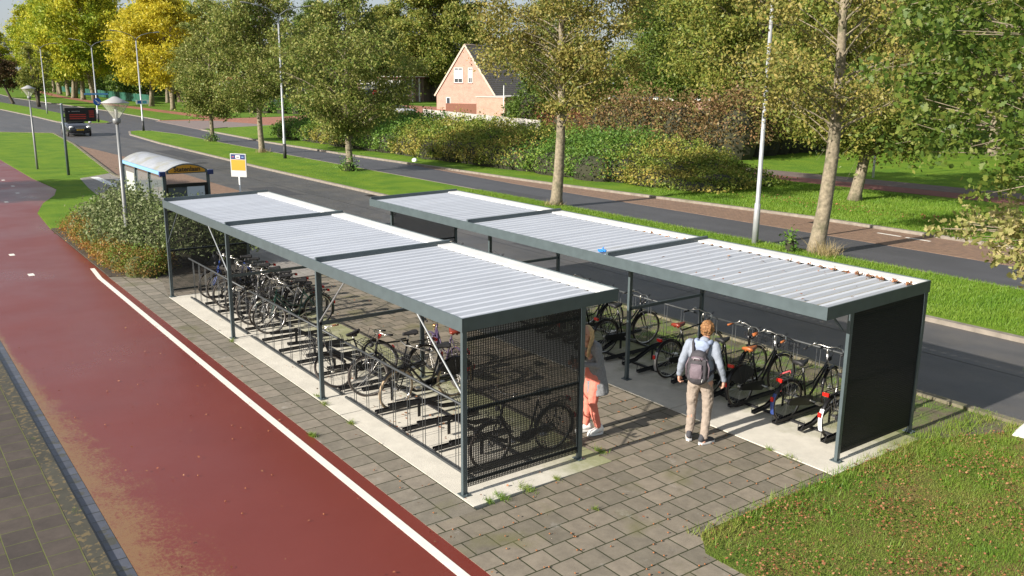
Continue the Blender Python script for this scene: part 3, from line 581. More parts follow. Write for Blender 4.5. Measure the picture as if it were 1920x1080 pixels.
def bike(label, loc, rz, style='oma', frame=black, tyre=rubber, saddle=blackm, lean=0.0, grip=blackm, basket=None, front=None, guard=None, tail=None, lock=None, bars=alu, steer=0.0, lamp=None, stem=None, group='parked city bikes', z=0.0, guard_fan=False):
    e = Euler((lean, 0, 0)); t = thing('bicycle', label, 'bicycle', (loc[0], loc[1], z), 0, group)
    t.rotation_euler = (Matrix.Rotation(rz, 4, 'Z') @ Matrix.Rotation(lean, 4, 'X')).to_euler()
    t.location.z = z
    WB = 1.10; guard = guard or frame; g = link
    def part(nm, me, par=t, **k): return link(nm, me, par, **k)
    fs = thing('steering', None, None); fs.parent = t
    for hub, par in ((0, t),):
        wh = part('wheel', cached('spokes', spokes)); wh.location = (0, 0, WR)
        part('tyre', cached(('tyre', tyre.name), lambda: ring(0.327, 0.0195, tyre, 'tyre')), wh); part('rim', cached('rim', lambda: ring(0.308, 0.010, alu, 'rim', k=6)), wh)
    # front assembly turns about the steering axis
    C.objects.unlink(fs); bpy.data.objects.remove(fs)
    H0 = Vector((0.90, 0, 0.90)); ax = Vector((0.955 - 0.90, 0, 0.70 - 0.90)).normalized()
    Ms = Matrix.Translation(H0) @ Matrix.Rotation(steer, 4, ax) @ Matrix.Translation(-H0)
    def fpart(nm, me, par=t, off=Matrix()):
        o = link(nm, me, par); o.matrix_local = Ms @ off if par is t else Matrix(); return o
    wh = fpart('wheel', cached('spokes', spokes), t, Matrix.Translation((WB, 0, WR)))
    fpart('tyre', cached(('tyre', tyre.name), None), wh); fpart('rim', cached('rim', None), wh)
    def fork():
        b = MB()
        for y in (-0.05, 0.05): b.tube([(0.955, y * 0.9, 0.705), (0.985, y, 0.60), (1.04, y, 0.44), (WB, y, WR)], [0.013, 0.013, 0.010, 0.008], 8)
        b.box(0.925, 0.985, -0.055, 0.055, 0.695, 0.72); return b.mesh('fork', frame, True)
    fpart('fork', cached(('fork', frame.name), fork))
    sm = stem or bars
    def hb():
        b = MB(); b.tube([(0.905, 0, 0.88), (0.885, 0, 1.03), (0.915, 0, 1.06)], 0.012, 8)
        pts = [(0.70, 0.30, 1.03), (0.80, 0.29, 1.045), (0.875, 0.24, 1.075), (0.915, 0.13, 1.085), (0.925, 0, 1.06)]
        full = pts + [(x, -y, zz) for x, y, zz in pts[-2::-1]]
        b.tube(full, 0.011, 8)
        for y in (-1, 1):
            b.tube([(0.86, 0.245 * y, 1.06), (0.80, 0.31 * y, 1.04), (0.73, 0.33 * y, 1.015)], 0.005, 5)
        b.ell((0.86, 0.2, 1.105), (0.028, 0.028, 0.022)); return b.mesh('handlebar', bars, True)
    h = fpart('handlebar', cached(('hb', bars.name), hb))
    def gr():
        b = MB()
        b.tube([(0.685, 0.303 * gy, 1.028), (0.80, 0.29 * gy, 1.046)], 0.0165, 8)
        return b.mesh('grip', grip, True)
    for gy in (-1, 1): fpart('grip', cached(('grip', grip.name, gy), gr), h)
    if stem:
        fpart('stem_tube', cached(('st', stem.name), lambda: MB().tube([(0.94, 0, 0.74), (0.895, 0, 0.96)], 0.021, 8).mesh('stem_tube', stem, True)))
    def cab():
        b = MB()
        for y in (-0.2, 0.2, -0.23):
            b.tube([(0.86, y, 1.06), (0.97, y * 0.9, 1.12), (1.03, y * 0.4, 1.04), (0.98, y * 0.1, 0.86)], 0.0028, 4)
        return b.mesh('cable', blackm, True)
    fpart('cable', cached('cable', cab))
    lm = lamp or blackm
    fpart('headlight', cached(('hl', lm.name), lambda: MB().ell((1.0, 0, 0.86), (0.045, 0.038, 0.038)).mesh('headlight', lm, True)))
    fpart('front_mudguard', cached(('fg', guard.name), lambda: (lambda b: (setattr(b, 'v', [(x - WB, y, zz - WR) for x, y, zz in b.v]), b.mesh('front_mudguard', guard, True))[1])(arc(0.362, 40, 165, 0.027, WB))), t, Matrix.Translation((WB, 0, WR)))
    # frame
    def fr():
        b = MB(); BB = (0.46, 0, 0.29); st = (0.30, 0, 0.84); rh = (0, 0, WR)
        b.tube([(0.90, 0, 0.905), (0.955, 0, 0.70)], 0.020, 8); b.tube([BB, st], 0.016, 8)
        if style == 'oma':
            b.tube([(0.93, 0, 0.78), (0.80, 0, 0.62), (0.66, 0, 0.44), (0.56, 0, 0.33), BB], 0.019, 8)
            b.tube([(0.92, 0, 0.84), (0.76, 0, 0.68), (0.60, 0, 0.53), (0.39, 0, 0.50)], 0.013, 8)
        elif style == 'loop':
            b.tube([(0.945, 0, 0.74), (0.83, 0, 0.50), (0.70, 0, 0.33), (0.56, 0, 0.27), BB], 0.022, 8)
        else:
            b.tube([(0.945, 0, 0.75), BB], 0.017, 8); b.tube([(0.91, 0, 0.87), (0.30, 0, 0.82)], 0.015, 8)
        for y in (-0.055, 0.055):
            b.tube([(0.42, y * 0.6, 0.29), (0, y, WR)], 0.009, 6); b.tube([(0.315, y * 0.4, 0.79), (0, y, WR)], 0.008, 6)
        b.prism([(BB[0] + 0.024 * math.cos(a), BB[2] + 0.024 * math.sin(a)) for a in np.linspace(0, 6.283, 11)[:-1]], 'y', -0.04, 0.04)
        return b.mesh('frame', frame, True)
    part('frame', cached(('fr', style, frame.name), fr))
    part('seat_post', cached('sp', lambda: MB().tube([(0.305, 0, 0.82), (0.275, 0, 0.93)], 0.0125, 8).mesh('seat_post', alu, True)))
    def sad():
        b = MB(); N = 12; vs = []; fs = []
        for i in range(N + 1):
            u = i / N; x = 0.13 + 0.27 * u; wd = 0.012 + 0.098 * (1 - u) ** 1.1 * (1 - 0.5 * (u < 0.06)) + 0.012 * (1 - u); zt_ = 0.965 + 0.018 * (1 - u) ** 2 + 0.008 * u
            for k in range(9):
                a = math.pi * k / 8; vs.append((x, wd * math.cos(a), zt_ - 0.055 + 0.055 * math.sin(a) ** 0.6))
        for i in range(N):
            for k in range(8): fs.append((i * 9 + k, i * 9 + k + 1, i * 9 + k + 10, i * 9 + k + 9))
            fs.append((i * 9 + 8, i * 9, i * 9 + 9, i * 9 + 17))
        fs.append(tuple(range(9))); fs.append(tuple(N * 9 + k for k in range(9)))
        b.add(vs, fs)
        for y in (-0.04, 0.04): b.tube([(0.16, y, 0.915), (0.19, y, 0.905)], 0.018, 6)
        return b.mesh('saddle', saddle, True)
    part('saddle', cached(('sad', saddle.name), sad))
    part('rear_mudguard', cached(('rg', guard.name), lambda: arc(0.362, 15, 205, 0.03).mesh('rear_mudguard', guard, True)))
    if tail:
        part('mudguard_tail', cached(('tailg', tail.name), lambda: arc(0.366, 150, 202, 0.032).mesh('mudguard_tail', tail, True)))
    def rk():
        b = MB(); z_ = 0.765
        b.tube([(0.26, 0.03, z_), (0.20, 0.06, z_), (-0.20, 0.065, z_ - 0.01), (-0.23, 0, z_ - 0.01), (-0.20, -0.065, z_ - 0.01), (0.20, -0.06, z_), (0.26, -0.03, z_)], 0.007, 6)
        for x in (-0.14, -0.02, 0.1): b.tube([(x, 0.063, z_), (x, -0.063, z_)], 0.005, 5)
        b.tube([(0.2, 0, z_), (-0.22, 0, z_)], 0.005, 5)
        for y in (-1, 1): b.tube([(-0.15, 0.065 * y, z_), (-0.01, 0.065 * y, WR)], 0.006, 5); b.tube([(0.04, 0.062 * y, z_), (-0.0, 0.065 * y, WR)], 0.005, 5)
        return b.mesh('luggage_rack', blackm, True)
    part('luggage_rack', cached('rack', rk))
    part('tail_light', cached('tl', lambda: MB().box(-0.27, -0.235, -0.05, 0.05, 0.715, 0.765).mesh('tail_light', redlens)))
    part('reflector', cached('rf', lambda: MB().box(-0.395, -0.375, -0.022, 0.022, 0.42, 0.49).mesh('reflector', redlens)))
    def cc():
        b = MB(); p = []
        for a in np.linspace(-90, 90, 9): p.append((0.46 + 0.095 * math.cos(R(a)), 0.29 + 0.085 * math.sin(R(a))))
        for a in np.linspace(90, 270, 9): p.append((-0.0 + 0.055 * math.cos(R(a)), WR + 0.05 * math.sin(R(a))))
        b.prism(p, 'y', -0.075, -0.04); return b.mesh('chain_case', chainblk)
    part('chain_case', cached('cc', cc))
    def cr():
        b = MB()
        for sgn, y in ((1, -0.09), (-1, 0.075)):
            a = R(-25 if sgn > 0 else 155); ex, ez = 0.46 + 0.17 * math.cos(a), 0.29 + 0.17 * math.sin(a)
            b.bar((0.46, y, 0.29), (ex, y, ez), 0.012, 0.022)
        b.tube([(0.46, -0.09, 0.29), (0.46, 0.075, 0.29)], 0.012, 6)
        return b.mesh('crank', alu)
    k_ = part('crank', cached('cr', cr))
    def pd():
        b = MB()
        for sgn, y in (pq,):
            a = R(-25 if sgn > 0 else 155); ex, ez = 0.46 + 0.17 * math.cos(a), 0.29 + 0.17 * math.sin(a)
            b.box(ex - 0.045, ex + 0.045, y - 0.045, y + 0.045, ez - 0.012, ez + 0.012)
        return b.mesh('pedal', alu)
    for pq in ((1, -0.15), (-1, 0.135)): part('pedal', cached(('pd', pq), pd), k_)
    def dg():   # dress guard
        b = MB(); p = [(0.362 * math.cos(R(a)), WR + 0.362 * math.sin(R(a))) for a in np.linspace(30, 150, 12)] + [(-0.05, WR + 0.06), (0.05, WR + 0.06)]
        for y in (-0.045, 0.045): b.prism(p, 'y', y - 0.001, y + 0.001)
        return b.mesh('skirt_guard', blackm)
    if guard_fan: part('skirt_guard', cached('dg', dg))
    part('kickstand', cached('ks', lambda: MB().tube([(0.40, 0.03, 0.28), (0.22, 0.12, 0.20)], 0.007, 6).mesh('kickstand', alu, True)))
    if basket == 'wire' or front == 'carrier':
        def bk():
            b = MB(); x0, x1, y0, y1, zb, zt_ = 1.0, 1.30, -0.19, 0.19, 0.82, (1.03 if basket == 'wire' else 0.90)
            for zz in np.linspace(zb, zt_, 4): b.tube([(x0, y0, zz), (x1, y0, zz), (x1, y1, zz), (x0, y1, zz)], 0.004, 4, closed=True)
            for k in range(8):
                f = k / 7; b.tube([(x0 + (x1 - x0) * f, y0, zb), (x0 + (x1 - x0) * f, y0, zt_)], 0.003, 4); b.tube([(x0 + (x1 - x0) * f, y1, zb), (x0 + (x1 - x0) * f, y1, zt_)], 0.003, 4)
                b.tube([(x1, y0 + (y1 - y0) * f, zt_), (x1, y0 + (y1 - y0) * f, zb), (x0, y0 + (y1 - y0) * f, zb), (x0, y0 + (y1 - y0) * f, zt_)], 0.003, 4)
            for y in (-0.1, 0.1): b.tube([(1.25, y, zb), (WB, y * 0.6, WR)], 0.007, 5)
            return b.mesh('front_basket', blackm)
        fpart('front_basket', cached(('bk', basket, front), bk))
    if lock:
        part('lock', cached(('lk', lock.name), lambda: MB().tube([(-0.1, 0.07, 0.50), (-0.12, 0.09, 0.78), (0.10, 0.09, 0.80), (0.10, 0.07, 0.76)], 0.014, 8).mesh('lock', lock, True)))
    return t
# left shelter: front wheels towards the cycle path (-y)
D = -math.pi / 2; U = math.pi / 2
gA = 'bikes parked in the left shelter'; gB = 'bikes parked in the right shelter'
bike('black city bike with thin tyres and raised silver handlebar, left of the tan-tyred bike', (-3.98, 1.80), D + 0.05, 'diamond', lean=0.06, group=gA, steer=0.35)
bike('dark bike with a cream tan front tyre', (-3.13, 1.86), D - 0.02, 'oma', tyre=tan, lean=-0.05, group=gA, steer=-0.2, basket='wire', guard_fan=True)
bike('bike standing crosswise behind the others with purple mudguards, red saddle and copper headlight', (-3.45, 2.10), math.pi - 0.12, 'oma', purple, saddle=red_l, lean=0.08, group=gA, guard=purple, lamp=brass)
bike('black bike tipped over onto the rack between its neighbours', (-4.75, 1.55), D + 0.25, 'diamond', lean=0.85, group=gA, grip=brown_l, z=0.05, basket='wire')
bike('black bike nearest the end screen, its front tyre just left of the corner post', (-0.48, 1.83), D, 'loop', lean=-0.04, group=gA)
bike('green framed bike with front basket in the middle bay of the left shelter', (-8.45, 1.85), D + 0.04, 'oma', greenf, lean=0.06, group=gA, basket='wire', steer=0.25)
bike('black bike with silver fork leaning on the green one', (-8.92, 1.9), D - 0.05, 'diamond', silverf, lean=-0.06, group=gA, guard=black, steer=-0.3)
bike('black roadster with brown grips behind the silver-forked bike', (-9.78, 1.95), D + 0.02, 'oma', lean=0.05, group=gA, grip=brown_l)
bike('pale framed bike leaning to one side between two black bikes', (-9.35, 1.82), D + 0.10, 'loop', silverf, lean=0.16, group=gA, guard=black, steer=0.3)
bike('black bike behind the second brace of the far bay', (-10.3, 1.9), D, 'oma', lean=0.05, group=gA, basket='wire')
bike('black bike with shiny curved handlebar in the far bay', (-10.85, 1.84), D - 0.04, 'diamond', lean=-0.05, group=gA, steer=0.3)
bike('black bike second from the far end screen', (-11.6, 1.9), D + 0.03, 'oma', lean=0.04, group=gA)
bike('dark bike closest to the far end screen of the left shelter', (-12.05, 1.86), D, 'loop', blue_f, lean=-0.03, group=gA, guard=black)
# right shelter: front wheels towards the road (+y)
bike('bike with white mudguard tail and red light, half hidden by the near end screen', (1.63, 5.50), U, 'diamond', lean=-0.03, group=gB, tail=whitep)
bike('black bike with pale stem, red tail light and pink ring lock', (0.79, 5.47), U - 0.02, 'oma', lean=0.04, group=gB, stem=silverf, lock=pink, tail=blue_f, steer=-0.25)
bike('black bike with an orange brown saddle and chain case', (-0.04, 5.40), U + 0.03, 'oma', lean=-0.05, group=gB, saddle=brown_l, grip=brown_l, steer=0.1, front='carrier', stem=silverf, guard_fan=True)
bike('black bike directly in front of the backpacker with brown grips', (-0.72, 5.42), U, 'loop', lean=0.04, group=gB, grip=brown_l, front='carrier', steer=0.1)
bike('tall black bike with a shiny red saddle left of the backpacker', (-1.72, 5.50), U + 0.02, 'diamond', lean=-0.04, group=gB, saddle=red_l, steer=0.15, tail=silverf)
bike('black bike whose front wheel shows right of the green shelter post', (-3.45, 5.52), U, 'oma', lean=0.03, group=gB, steer=0.1)
bike('black bike with rear rack behind the blonde woman', (-4.3, 5.45), U + 0.05, 'oma', lean=-0.03, group=gB)
bike('silver bike standing in the middle of the right shelter', (-5.2, 5.5), U, 'diamond', silverf, lean=0.04, group=gB)
bike('black bike with silver handlebar seen above the left roof edge', (-8.35, 5.5), U, 'diamond', lean=0.04, group=gB)
bike('black bike beside the far end screen of the right shelter', (-10.1, 5.5), U, 'oma', lean=0.04, group=gB)

# ------------------------------------------------------------------ people
def fused(name, parts, m, voxel=0.009, smooth=3, disp=None):
    """one closed surface grown from tapered limbs and rounded masses"""
    b = MB()
    for p in parts:
        if p[0] == 'l':                      # limb: list of (x, y, z, r)
            pts = p[1]; fl = p[2] if len(p) > 2 else None
            b.tube([q[:3] for q in pts], [q[3] for q in pts], 12, flat=fl)
            if not fl:
                for q in (pts[0], pts[-1]): b.ell(q[:3], (q[3],) * 3, nu=12, nv=8)
            if not fl:
                for q in pts[1:-1]: b.ell(q[:3], (q[3],) * 3, nu=12, nv=8)
        elif p[0] == 'e': b.ell(p[1], p[2], p[3] if len(p) > 3 else None, nu=18, nv=12)
        elif p[0] == 'b': b.box(*p[1])
    me = b.mesh(name, m)
    o = bpy.data.objects.new(name, me); C.objects.link(o)
    r = o.modifiers.new('r', 'REMESH'); r.mode = 'VOXEL'; r.voxel_size = voxel; r.use_smooth_shade = True
    if smooth:
        s = o.modifiers.new('s', 'SMOOTH'); s.factor = 0.5; s.iterations = smooth
    if disp:
        tx = bpy.data.textures.new('folds', 'CLOUDS'); tx.noise_scale = disp[1]; d = o.modifiers.new('d', 'DISPLACE'); d.texture = tx; d.strength = disp[0]; d.mid_level = 0.5
    dg = bpy.context.evaluated_depsgraph_get(); ev = o.evaluated_get(dg)
    nm = bpy.data.meshes.new_from_object(ev); C.objects.unlink(o); bpy.data.objects.remove(o)
    nm.materials.clear(); nm.materials.append(m)
    return nm
def ET(sx, sy, sz): return None
skin = mat('skin', (0.50, 0.27, 0.19), 0.5, 0, 0.05, 20); lips = mat('lips', (0.40, 0.13, 0.11), 0.5); eye_m = mat('eye_dark', (0.03, 0.03, 0.035), 0.2)
def head(hx, hy, hz, yaw=0.0):
    """skull, jaw, nose and ears about a centre at eye height"""
    return turn((hx, hy), yaw, [('e', (hx, hy, hz + 0.015), (0.075, 0.093, 0.105)), ('e', (hx, hy + 0.03, hz - 0.065), (0.052, 0.055, 0.05)), ('e', (hx, hy + 0.062, hz - 0.095), (0.026, 0.024, 0.02)),
            ('l', [(hx, hy + 0.088, hz + 0.005, 0.011), (hx, hy + 0.108, hz - 0.035, 0.014)]), ('e', (hx - 0.079, hy - 0.005, hz - 0.015), (0.012, 0.022, 0.032)), ('e', (hx + 0.079, hy - 0.005, hz - 0.015), (0.012, 0.022, 0.032)),
            ('e', (hx, hy + 0.082, hz - 0.065), (0.026, 0.014, 0.009)), ('e', (hx - 0.034, hy + 0.078, hz + 0.022), (0.022, 0.014, 0.008)), ('e', (hx + 0.034, hy + 0.078, hz + 0.022), (0.022, 0.014, 0.008)),
            ('l', [(hx, hy - 0.02, hz - 0.07, 0.052), (hx, hy - 0.045, hz - 0.17, 0.056)])])
def tpt(c, yaw, q): ca, sa = math.cos(yaw), math.sin(yaw); x, y = q[0] - c[0], q[1] - c[1]; return (c[0] + x * ca - y * sa, c[1] + x * sa + y * ca) + tuple(q[2:])
def turn(c, yaw, parts):
    M = Matrix.Rotation(yaw, 3, 'Z')
    return [('e', tpt(c, yaw, p[1]), p[2], M) if p[0] == 'e' else ('l', [tpt(c, yaw, q) for q in p[1]]) for p in parts]
def hand(wx, wy, wz, side, curl=0.5, fwd=(0, 0.12, -1)):
    """palm, four unequal curled fingers and a thumb on the forward side; wrist at w, pointing down"""
    f = Vector(fwd).normalized(); lat = Vector((0, 1, 0)); lat = (lat - f * lat.dot(f)).normalized(); inn = f.cross(lat) * side
    if inn.x * side > 0: inn = -inn
    W = Vector((wx, wy, wz)); P = []
    T = lambda a, l, i: tuple(W + f * a + lat * l + inn * i)
    P.append(('l', [(*T(0, 0, 0), 0.026), (*T(0.04, 0.012, 0), 0.024), (*T(0.075, 0.012, 0.004), 0.021)]))
    P.append(('l', [(*T(0.035, -0.018, 0), 0.021), (*T(0.075, -0.020, 0.004), 0.018)]))
    for k, (off, ln) in enumerate(((0.036, 0.072), (0.014, 0.080), (-0.009, 0.075), (-0.031, 0.060))):
        c = curl * (1 + 0.15 * k); a0 = 0.085
        p1 = (a0 + ln * 0.45 * math.cos(c), off, ln * 0.45 * math.sin(c)); p2 = (p1[0] + ln * 0.32 * math.cos(2.1 * c), off, p1[2] + ln * 0.32 * math.sin(2.1 * c)); p3 = (p2[0] + ln * 0.25 * math.cos(2.9 * c), off, p2[2] + ln * 0.25 * math.sin(2.9 * c))
        P.append(('l', [(*T(a0 - 0.01, off, 0), 0.0095), (*T(*p1), 0.009), (*T(*p2), 0.0082), (*T(*p3), 0.007)]))
    P.append(('l', [(*T(0.02, 0.028, 0.008), 0.014), (*T(0.050, 0.050, 0.020), 0.0115), (*T(0.078, 0.052, 0.032), 0.0095)]))
    return P
# the man with the backpack (local: x right, y forward, z up)
man = thing('person', 'person seen from behind with curly ginger hair, light blue hoodie and beige trousers', 'person', (0.52, 3.76, 0.012), 0.50)
HX, HY, HZ = 0.035, 0.10, 1.685
arms = {}
for sd in (-1, 1):
    arms[sd] = [(0.185 * sd, -0.01, 1.475), (0.275 * sd, -0.05, 1.20), (0.325 * sd, 0.03, 0.955)]
body = head(HX, HY, HZ)
body += [('l', [(0.01, -0.005, 1.50, 0.06), (0, 0, 1.36, 0.13), (0, 0.01, 1.15, 0.115), (0, 0, 0.98, 0.125)]), ('l', [(-0.17, 0, 1.46, 0.055), (0.17, 0, 1.46, 0.055)])]
legsM = {-1: [(-0.095, 0.0, 0.92), (-0.115, 0.035, 0.50), (-0.125, 0.01, 0.09)], 1: [(0.095, 0.0, 0.92), (0.115, 0.02, 0.50), (0.115, -0.07, 0.09)]}
for sd in (-1, 1):
    a = arms[sd]; body.append(('l', [(*a[0], 0.05), (*[(a[0][i] + a[1][i]) / 2 for i in range(3)], 0.047), (*a[1], 0.038), (*[(a[1][i] * 0.6 + a[2][i] * 0.4) for i in range(3)], 0.037), (*a[2], 0.027)]))
    body += hand(*a[2], sd, 0.75)
    g = legsM[sd]; body.append(('l', [(*g[0], 0.088), (*g[1], 0.055), (g[1][0], g[1][1] - 0.02, 0.36, 0.056), (*g[2], 0.040)]))
    body.append(('l', [(g[2][0], g[2][1] - 0.02, 0.045, 0.034), (g[2][0] + 0.03 * sd, g[2][1] + 0.15, 0.03, 0.027)]))
link('body', fused('body', body, skin, 0.0075, 2), man)
hood_m = mat('hoodie_cotton', (0.26, 0.29, 0.345), 0.9, 0, 0.10, 9, 0.3, 90)
hoodie = [('l', [(0, -0.02, 1.50, 0.10), (0, -0.01, 1.40, 0.165), (0, 0.0, 1.20, 0.160), (0, 0.0, 1.02, 0.168), (0, 0.0, 0.93, 0.172)], 0.78)]
hoodie = [('e', (0, -0.01, 1.36), (0.205, 0.135, 0.17)), ('e', (0, 0, 1.17), (0.185, 0.135, 0.22)), ('e', (0, 0, 1.02), (0.190, 0.145, 0.13)), ('l', [(-0.15, -0.01, 1.465, 0.072), (0.15, -0.01, 1.465, 0.072)]), ('l', [(0.01, -0.01, 1.46, 0.10), (0.02, 0.01, 1.53, 0.075)])]
for sd in (-1, 1):
    a = arms[sd]; e = a[1]; wv = a[2]
    hoodie.append(('l', [(*a[0], 0.070), (a[0][0] * 0.6 + e[0] * 0.4, -0.035, 1.36, 0.066), (*e, 0.054), (e[0] * 0.5 + wv[0] * 0.5, -0.005, 1.08, 0.053), (wv[0], wv[1] - 0.005, wv[2] + 0.03, 0.041)]))
link('hoodie', fused('hoodie', hoodie, hood_m, 0.012, 4, (0.022, 0.09)), man)
hood_l = mat('hood_lining', (0.27, 0.32, 0.44), 0.9, 0, 0.08, 14, 0.2, 60)
hd = []
for i in range(13):
    a = R(-200 + 220 * i / 12); hd.append((0.02 + 0.105 * math.cos(a), -0.035 + 0.085 * math.sin(a), 1.535 - 0.030 * math.cos(a + 1.57) ** 2, 0.035))
link('hood', fused('hood', [('l', hd), ('e', (0.02, -0.125, 1.49), (0.105, 0.045, 0.085)), ('e', (0.02, -0.13, 1.44), (0.06, 0.04, 0.06))], hood_l, 0.011, 3, (0.012, 0.06)), man)
tro = mat('beige_cotton', (0.30, 0.245, 0.20), 0.9, 0, 0.10, 9, 0.3, 70)
tr = [('e', (0, 0, 0.93), (0.165, 0.125, 0.11))]
for sd in (-1, 1):
    g = legsM[sd]; tr.append(('l', [(g[0][0] * 0.9, 0, 0.90, 0.098), (g[1][0], g[1][1] * 0.7, 0.68, 0.085), (*g[1], 0.070), (g[1][0], (g[1][1] + g[2][1]) / 2, 0.30, 0.064), (g[2][0], g[2][1] - 0.005, 0.12, 0.060)]))
link('trousers', fused('trousers', tr, tro, 0.011, 3, (0.028, 0.07)), man)
def shoe(par, x, y, yaw, m, sole, ln=0.27):
    Mx = Matrix.Translation((x, y, 0)) @ Matrix.Rotation(yaw, 4, 'Z')
    def tp(p): return tuple(Mx @ Vector(p))
    up = fused('shoe', [('l', [(*tp((0, -0.06, 0.075)), 0.042), (*tp((0, 0.02, 0.065)), 0.045), (*tp((0, 0.12, 0.045)), 0.040), (*tp((0.0, ln - 0.11, 0.036)), 0.032)]), ('l', [(*tp((0, -0.045, 0.08)), 0.044), (*tp((0, -0.04, 0.115)), 0.043)])], m, 0.007, 2)
    o = link('shoe', up, par)
    b = MB(); po = []
    for a, bq in ((-0.042, -0.07), (-0.045, 0.0), (-0.05, 0.09), (-0.038, ln - 0.09), (0, ln - 0.068), (0.038, ln - 0.09), (0.05, 0.09), (0.045, 0.0), (0.042, -0.07), (0, -0.105)):
        q = Mx @ Vector((a, bq, 0)); po.append((q.x, q.y))
    b.prism(po, 'z', 0.0, 0.026); b.build('sole', sole, o)
shm = mat('dark_suede', (0.045, 0.045, 0.052), 0.8)
shoe(man, legsM[-1][2][0] + 0.0, legsM[-1][2][1], 0.25, shm, whitep); shoe(man, legsM[1][2][0], legsM[1][2][1], -0.6, shm, whitep)
rng = np.random.default_rng(5); hp = []
for i in range(190):
    v = rng.normal(size=3); v /= np.linalg.norm(v)
    if (v[1] > 0.45 and v[2] < 0.55) or v[2] < -0.85: continue
    hp.append(('e', (HX + v[0] * 0.086, HY - 0.008 + v[1] * 0.100, HZ + 0.012 + v[2] * 0.108), (rng.uniform(0.010, 0.023),) * 3))
hp.append(('e', (HX, HY - 0.012, HZ + 0.03), (0.088, 0.100, 0.108)))
ginger = mat('ginger_hair', (0.22, 0.10, 0.035), 0.65, 0, 0.45, 30, 0.6, 90, col2=(0.38, 0.21, 0.085), c2s=22, c2lo=0.5, c2hi=0.6)
link('hair', fused('hair', hp, ginger, 0.0065, 1), man)
# backpack: carried, so a thing of its own
bp_ = thing('backpack', 'dark grey and mauve backpack worn over the light blue hoodie', 'backpack', (0.52, 3.76, 0.012), 0.50)
bpd = mat('backpack_dark', (0.048, 0.044, 0.050), 0.75, 0, 0.15, 12, 0.3, 60); bpm = mat('backpack_mauve', (0.150, 0.115, 0.135), 0.7, 0, 0.10, 12, 0.3, 70)
link('main_compartment', fused('main_compartment', [('b', (-0.13, 0.13, -0.30, -0.15, 1.02, 1.34)), ('e', (0, -0.21, 1.36), (0.12, 0.085, 0.09)), ('e', (0, -0.23, 1.06), (0.155, 0.105, 0.12)), ('e', (0, -0.24, 1.20), (0.155, 0.085, 0.20))], bpd, 0.011, 4, (0.012, 0.06)), bp_)
link('front_pocket', fused('front_pocket', [('b', (-0.085, 0.075, -0.335, -0.25, 1.06, 1.27)), ('e', (-0.005, -0.30, 1.15), (0.10, 0.055, 0.125))], bpm, 0.009, 4, (0.008, 0.05)), bp_)
link('top_pocket', fused('top_pocket', [('e', (0, -0.275, 1.345), (0.095, 0.055, 0.035))], bpm, 0.008, 2), bp_)
MB().tube([(-0.05, -0.325, 1.33), (-0.03, -0.345, 1.365), (0.03, -0.345, 1.365), (0.05, -0.325, 1.33)], 0.008, 6).build('handle', mat('pale_webbing', (0.35, 0.33, 0.34), 0.8), bp_, True)
for sd in (-1, 1):
    MB().tube([(0.09 * sd, -0.17, 1.38), (0.115 * sd, -0.10, 1.51), (0.13 * sd, 0.02, 1.535), (0.135 * sd, 0.12, 1.44), (0.15 * sd, 0.155, 1.28), (0.19 * sd, 0.08, 1.13), (0.15 * sd, -0.17, 1.08)], 0.020, 8).build('shoulder_strap', bpd, bp_, True)
    MB().tube([(0.155 * sd, -0.24, 1.05), (0.165 * sd, -0.25, 1.22), (0.12 * sd, -0.27, 1.34)], 0.012, 6).build('side_strap', bpm, bp_, True)
MB().tube([(0.085, -0.335, 1.02), (0.095, -0.345, 1.07)], 0.004, 5).build('zip_pull', whitep, bp_)
# the woman behind the corner post
wm = thing('person', 'blonde woman in a grey coat, coral trousers and white shoes, half behind the corner post', 'person', (-0.60, 2.70, 0.012), math.pi - 0.30)
WHX, WHY, WHZ = -0.02, 0.155, 1.565
WY = 0.75; body = head(WHX, WHY, WHZ, WY)
body += [('l', [(0, 0.04, 1.40, 0.05), (0, 0.02, 1.28, 0.105), (0, 0.0, 1.08, 0.095), (0, -0.02, 0.93, 0.12)]), ('l', [(-0.14, 0.03, 1.36, 0.045), (0.14, 0.03, 1.36, 0.045)]), ('e', (0, 0.10, 1.25), (0.11, 0.06, 0.06))]
warm = {-1: [(-0.16, 0.03, 1.37), (-0.21, 0.04, 1.12), (-0.10, 0.27, 1.13)], 1: [(0.16, 0.03, 1.37), (0.21, 0.05, 1.12), (0.09, 0.28, 1.14)]}
legsW = {-1: [(-0.085, -0.02, 0.88), (-0.085, 0.05, 0.48), (-0.075, -0.05, 0.085)], 1: [(0.085, -0.02, 0.88), (0.09, 0.045, 0.48), (0.085, 0.07, 0.085)]}
for sd in (-1, 1):
    a = warm[sd]; body.append(('l', [(*a[0], 0.040), (*a[1], 0.034), (*a[2], 0.023)])); body += hand(*a[2], sd, 0.7, (0, 1, -0.2) if False else (-0.2 * sd, 0.9, 0.1))
    g = legsW[sd]; body.append(('l', [(*g[0], 0.085), (*g[1], 0.050), (g[1][0], g[1][1] - 0.03, 0.34, 0.052), (*g[2], 0.034)]))
    body.append(('l', [(g[2][0], g[2][1] - 0.02, 0.045, 0.030), (g[2][0], g[2][1] + 0.13, 0.03, 0.024)]))
bw = link('body', fused('body', body, skin, 0.0075, 2), wm)
for sd in (-1, 1): MB().ell(tpt((WHX, WHY), WY, (WHX + 0.031 * sd, WHY + 0.086, WHZ + 0.008)), (0.011, 0.006, 0.006)).build('eye', eye_m, wm, True)
MB().ell(tpt((WHX, WHY), WY, (WHX, WHY + 0.094, WHZ - 0.064)), (0.018, 0.014, 0.007)).build('mouth', lips, wm, True)
coatm = mat('grey_wool', (0.21, 0.215, 0.225), 0.95, 0, 0.14, 40, 0.4, 160)
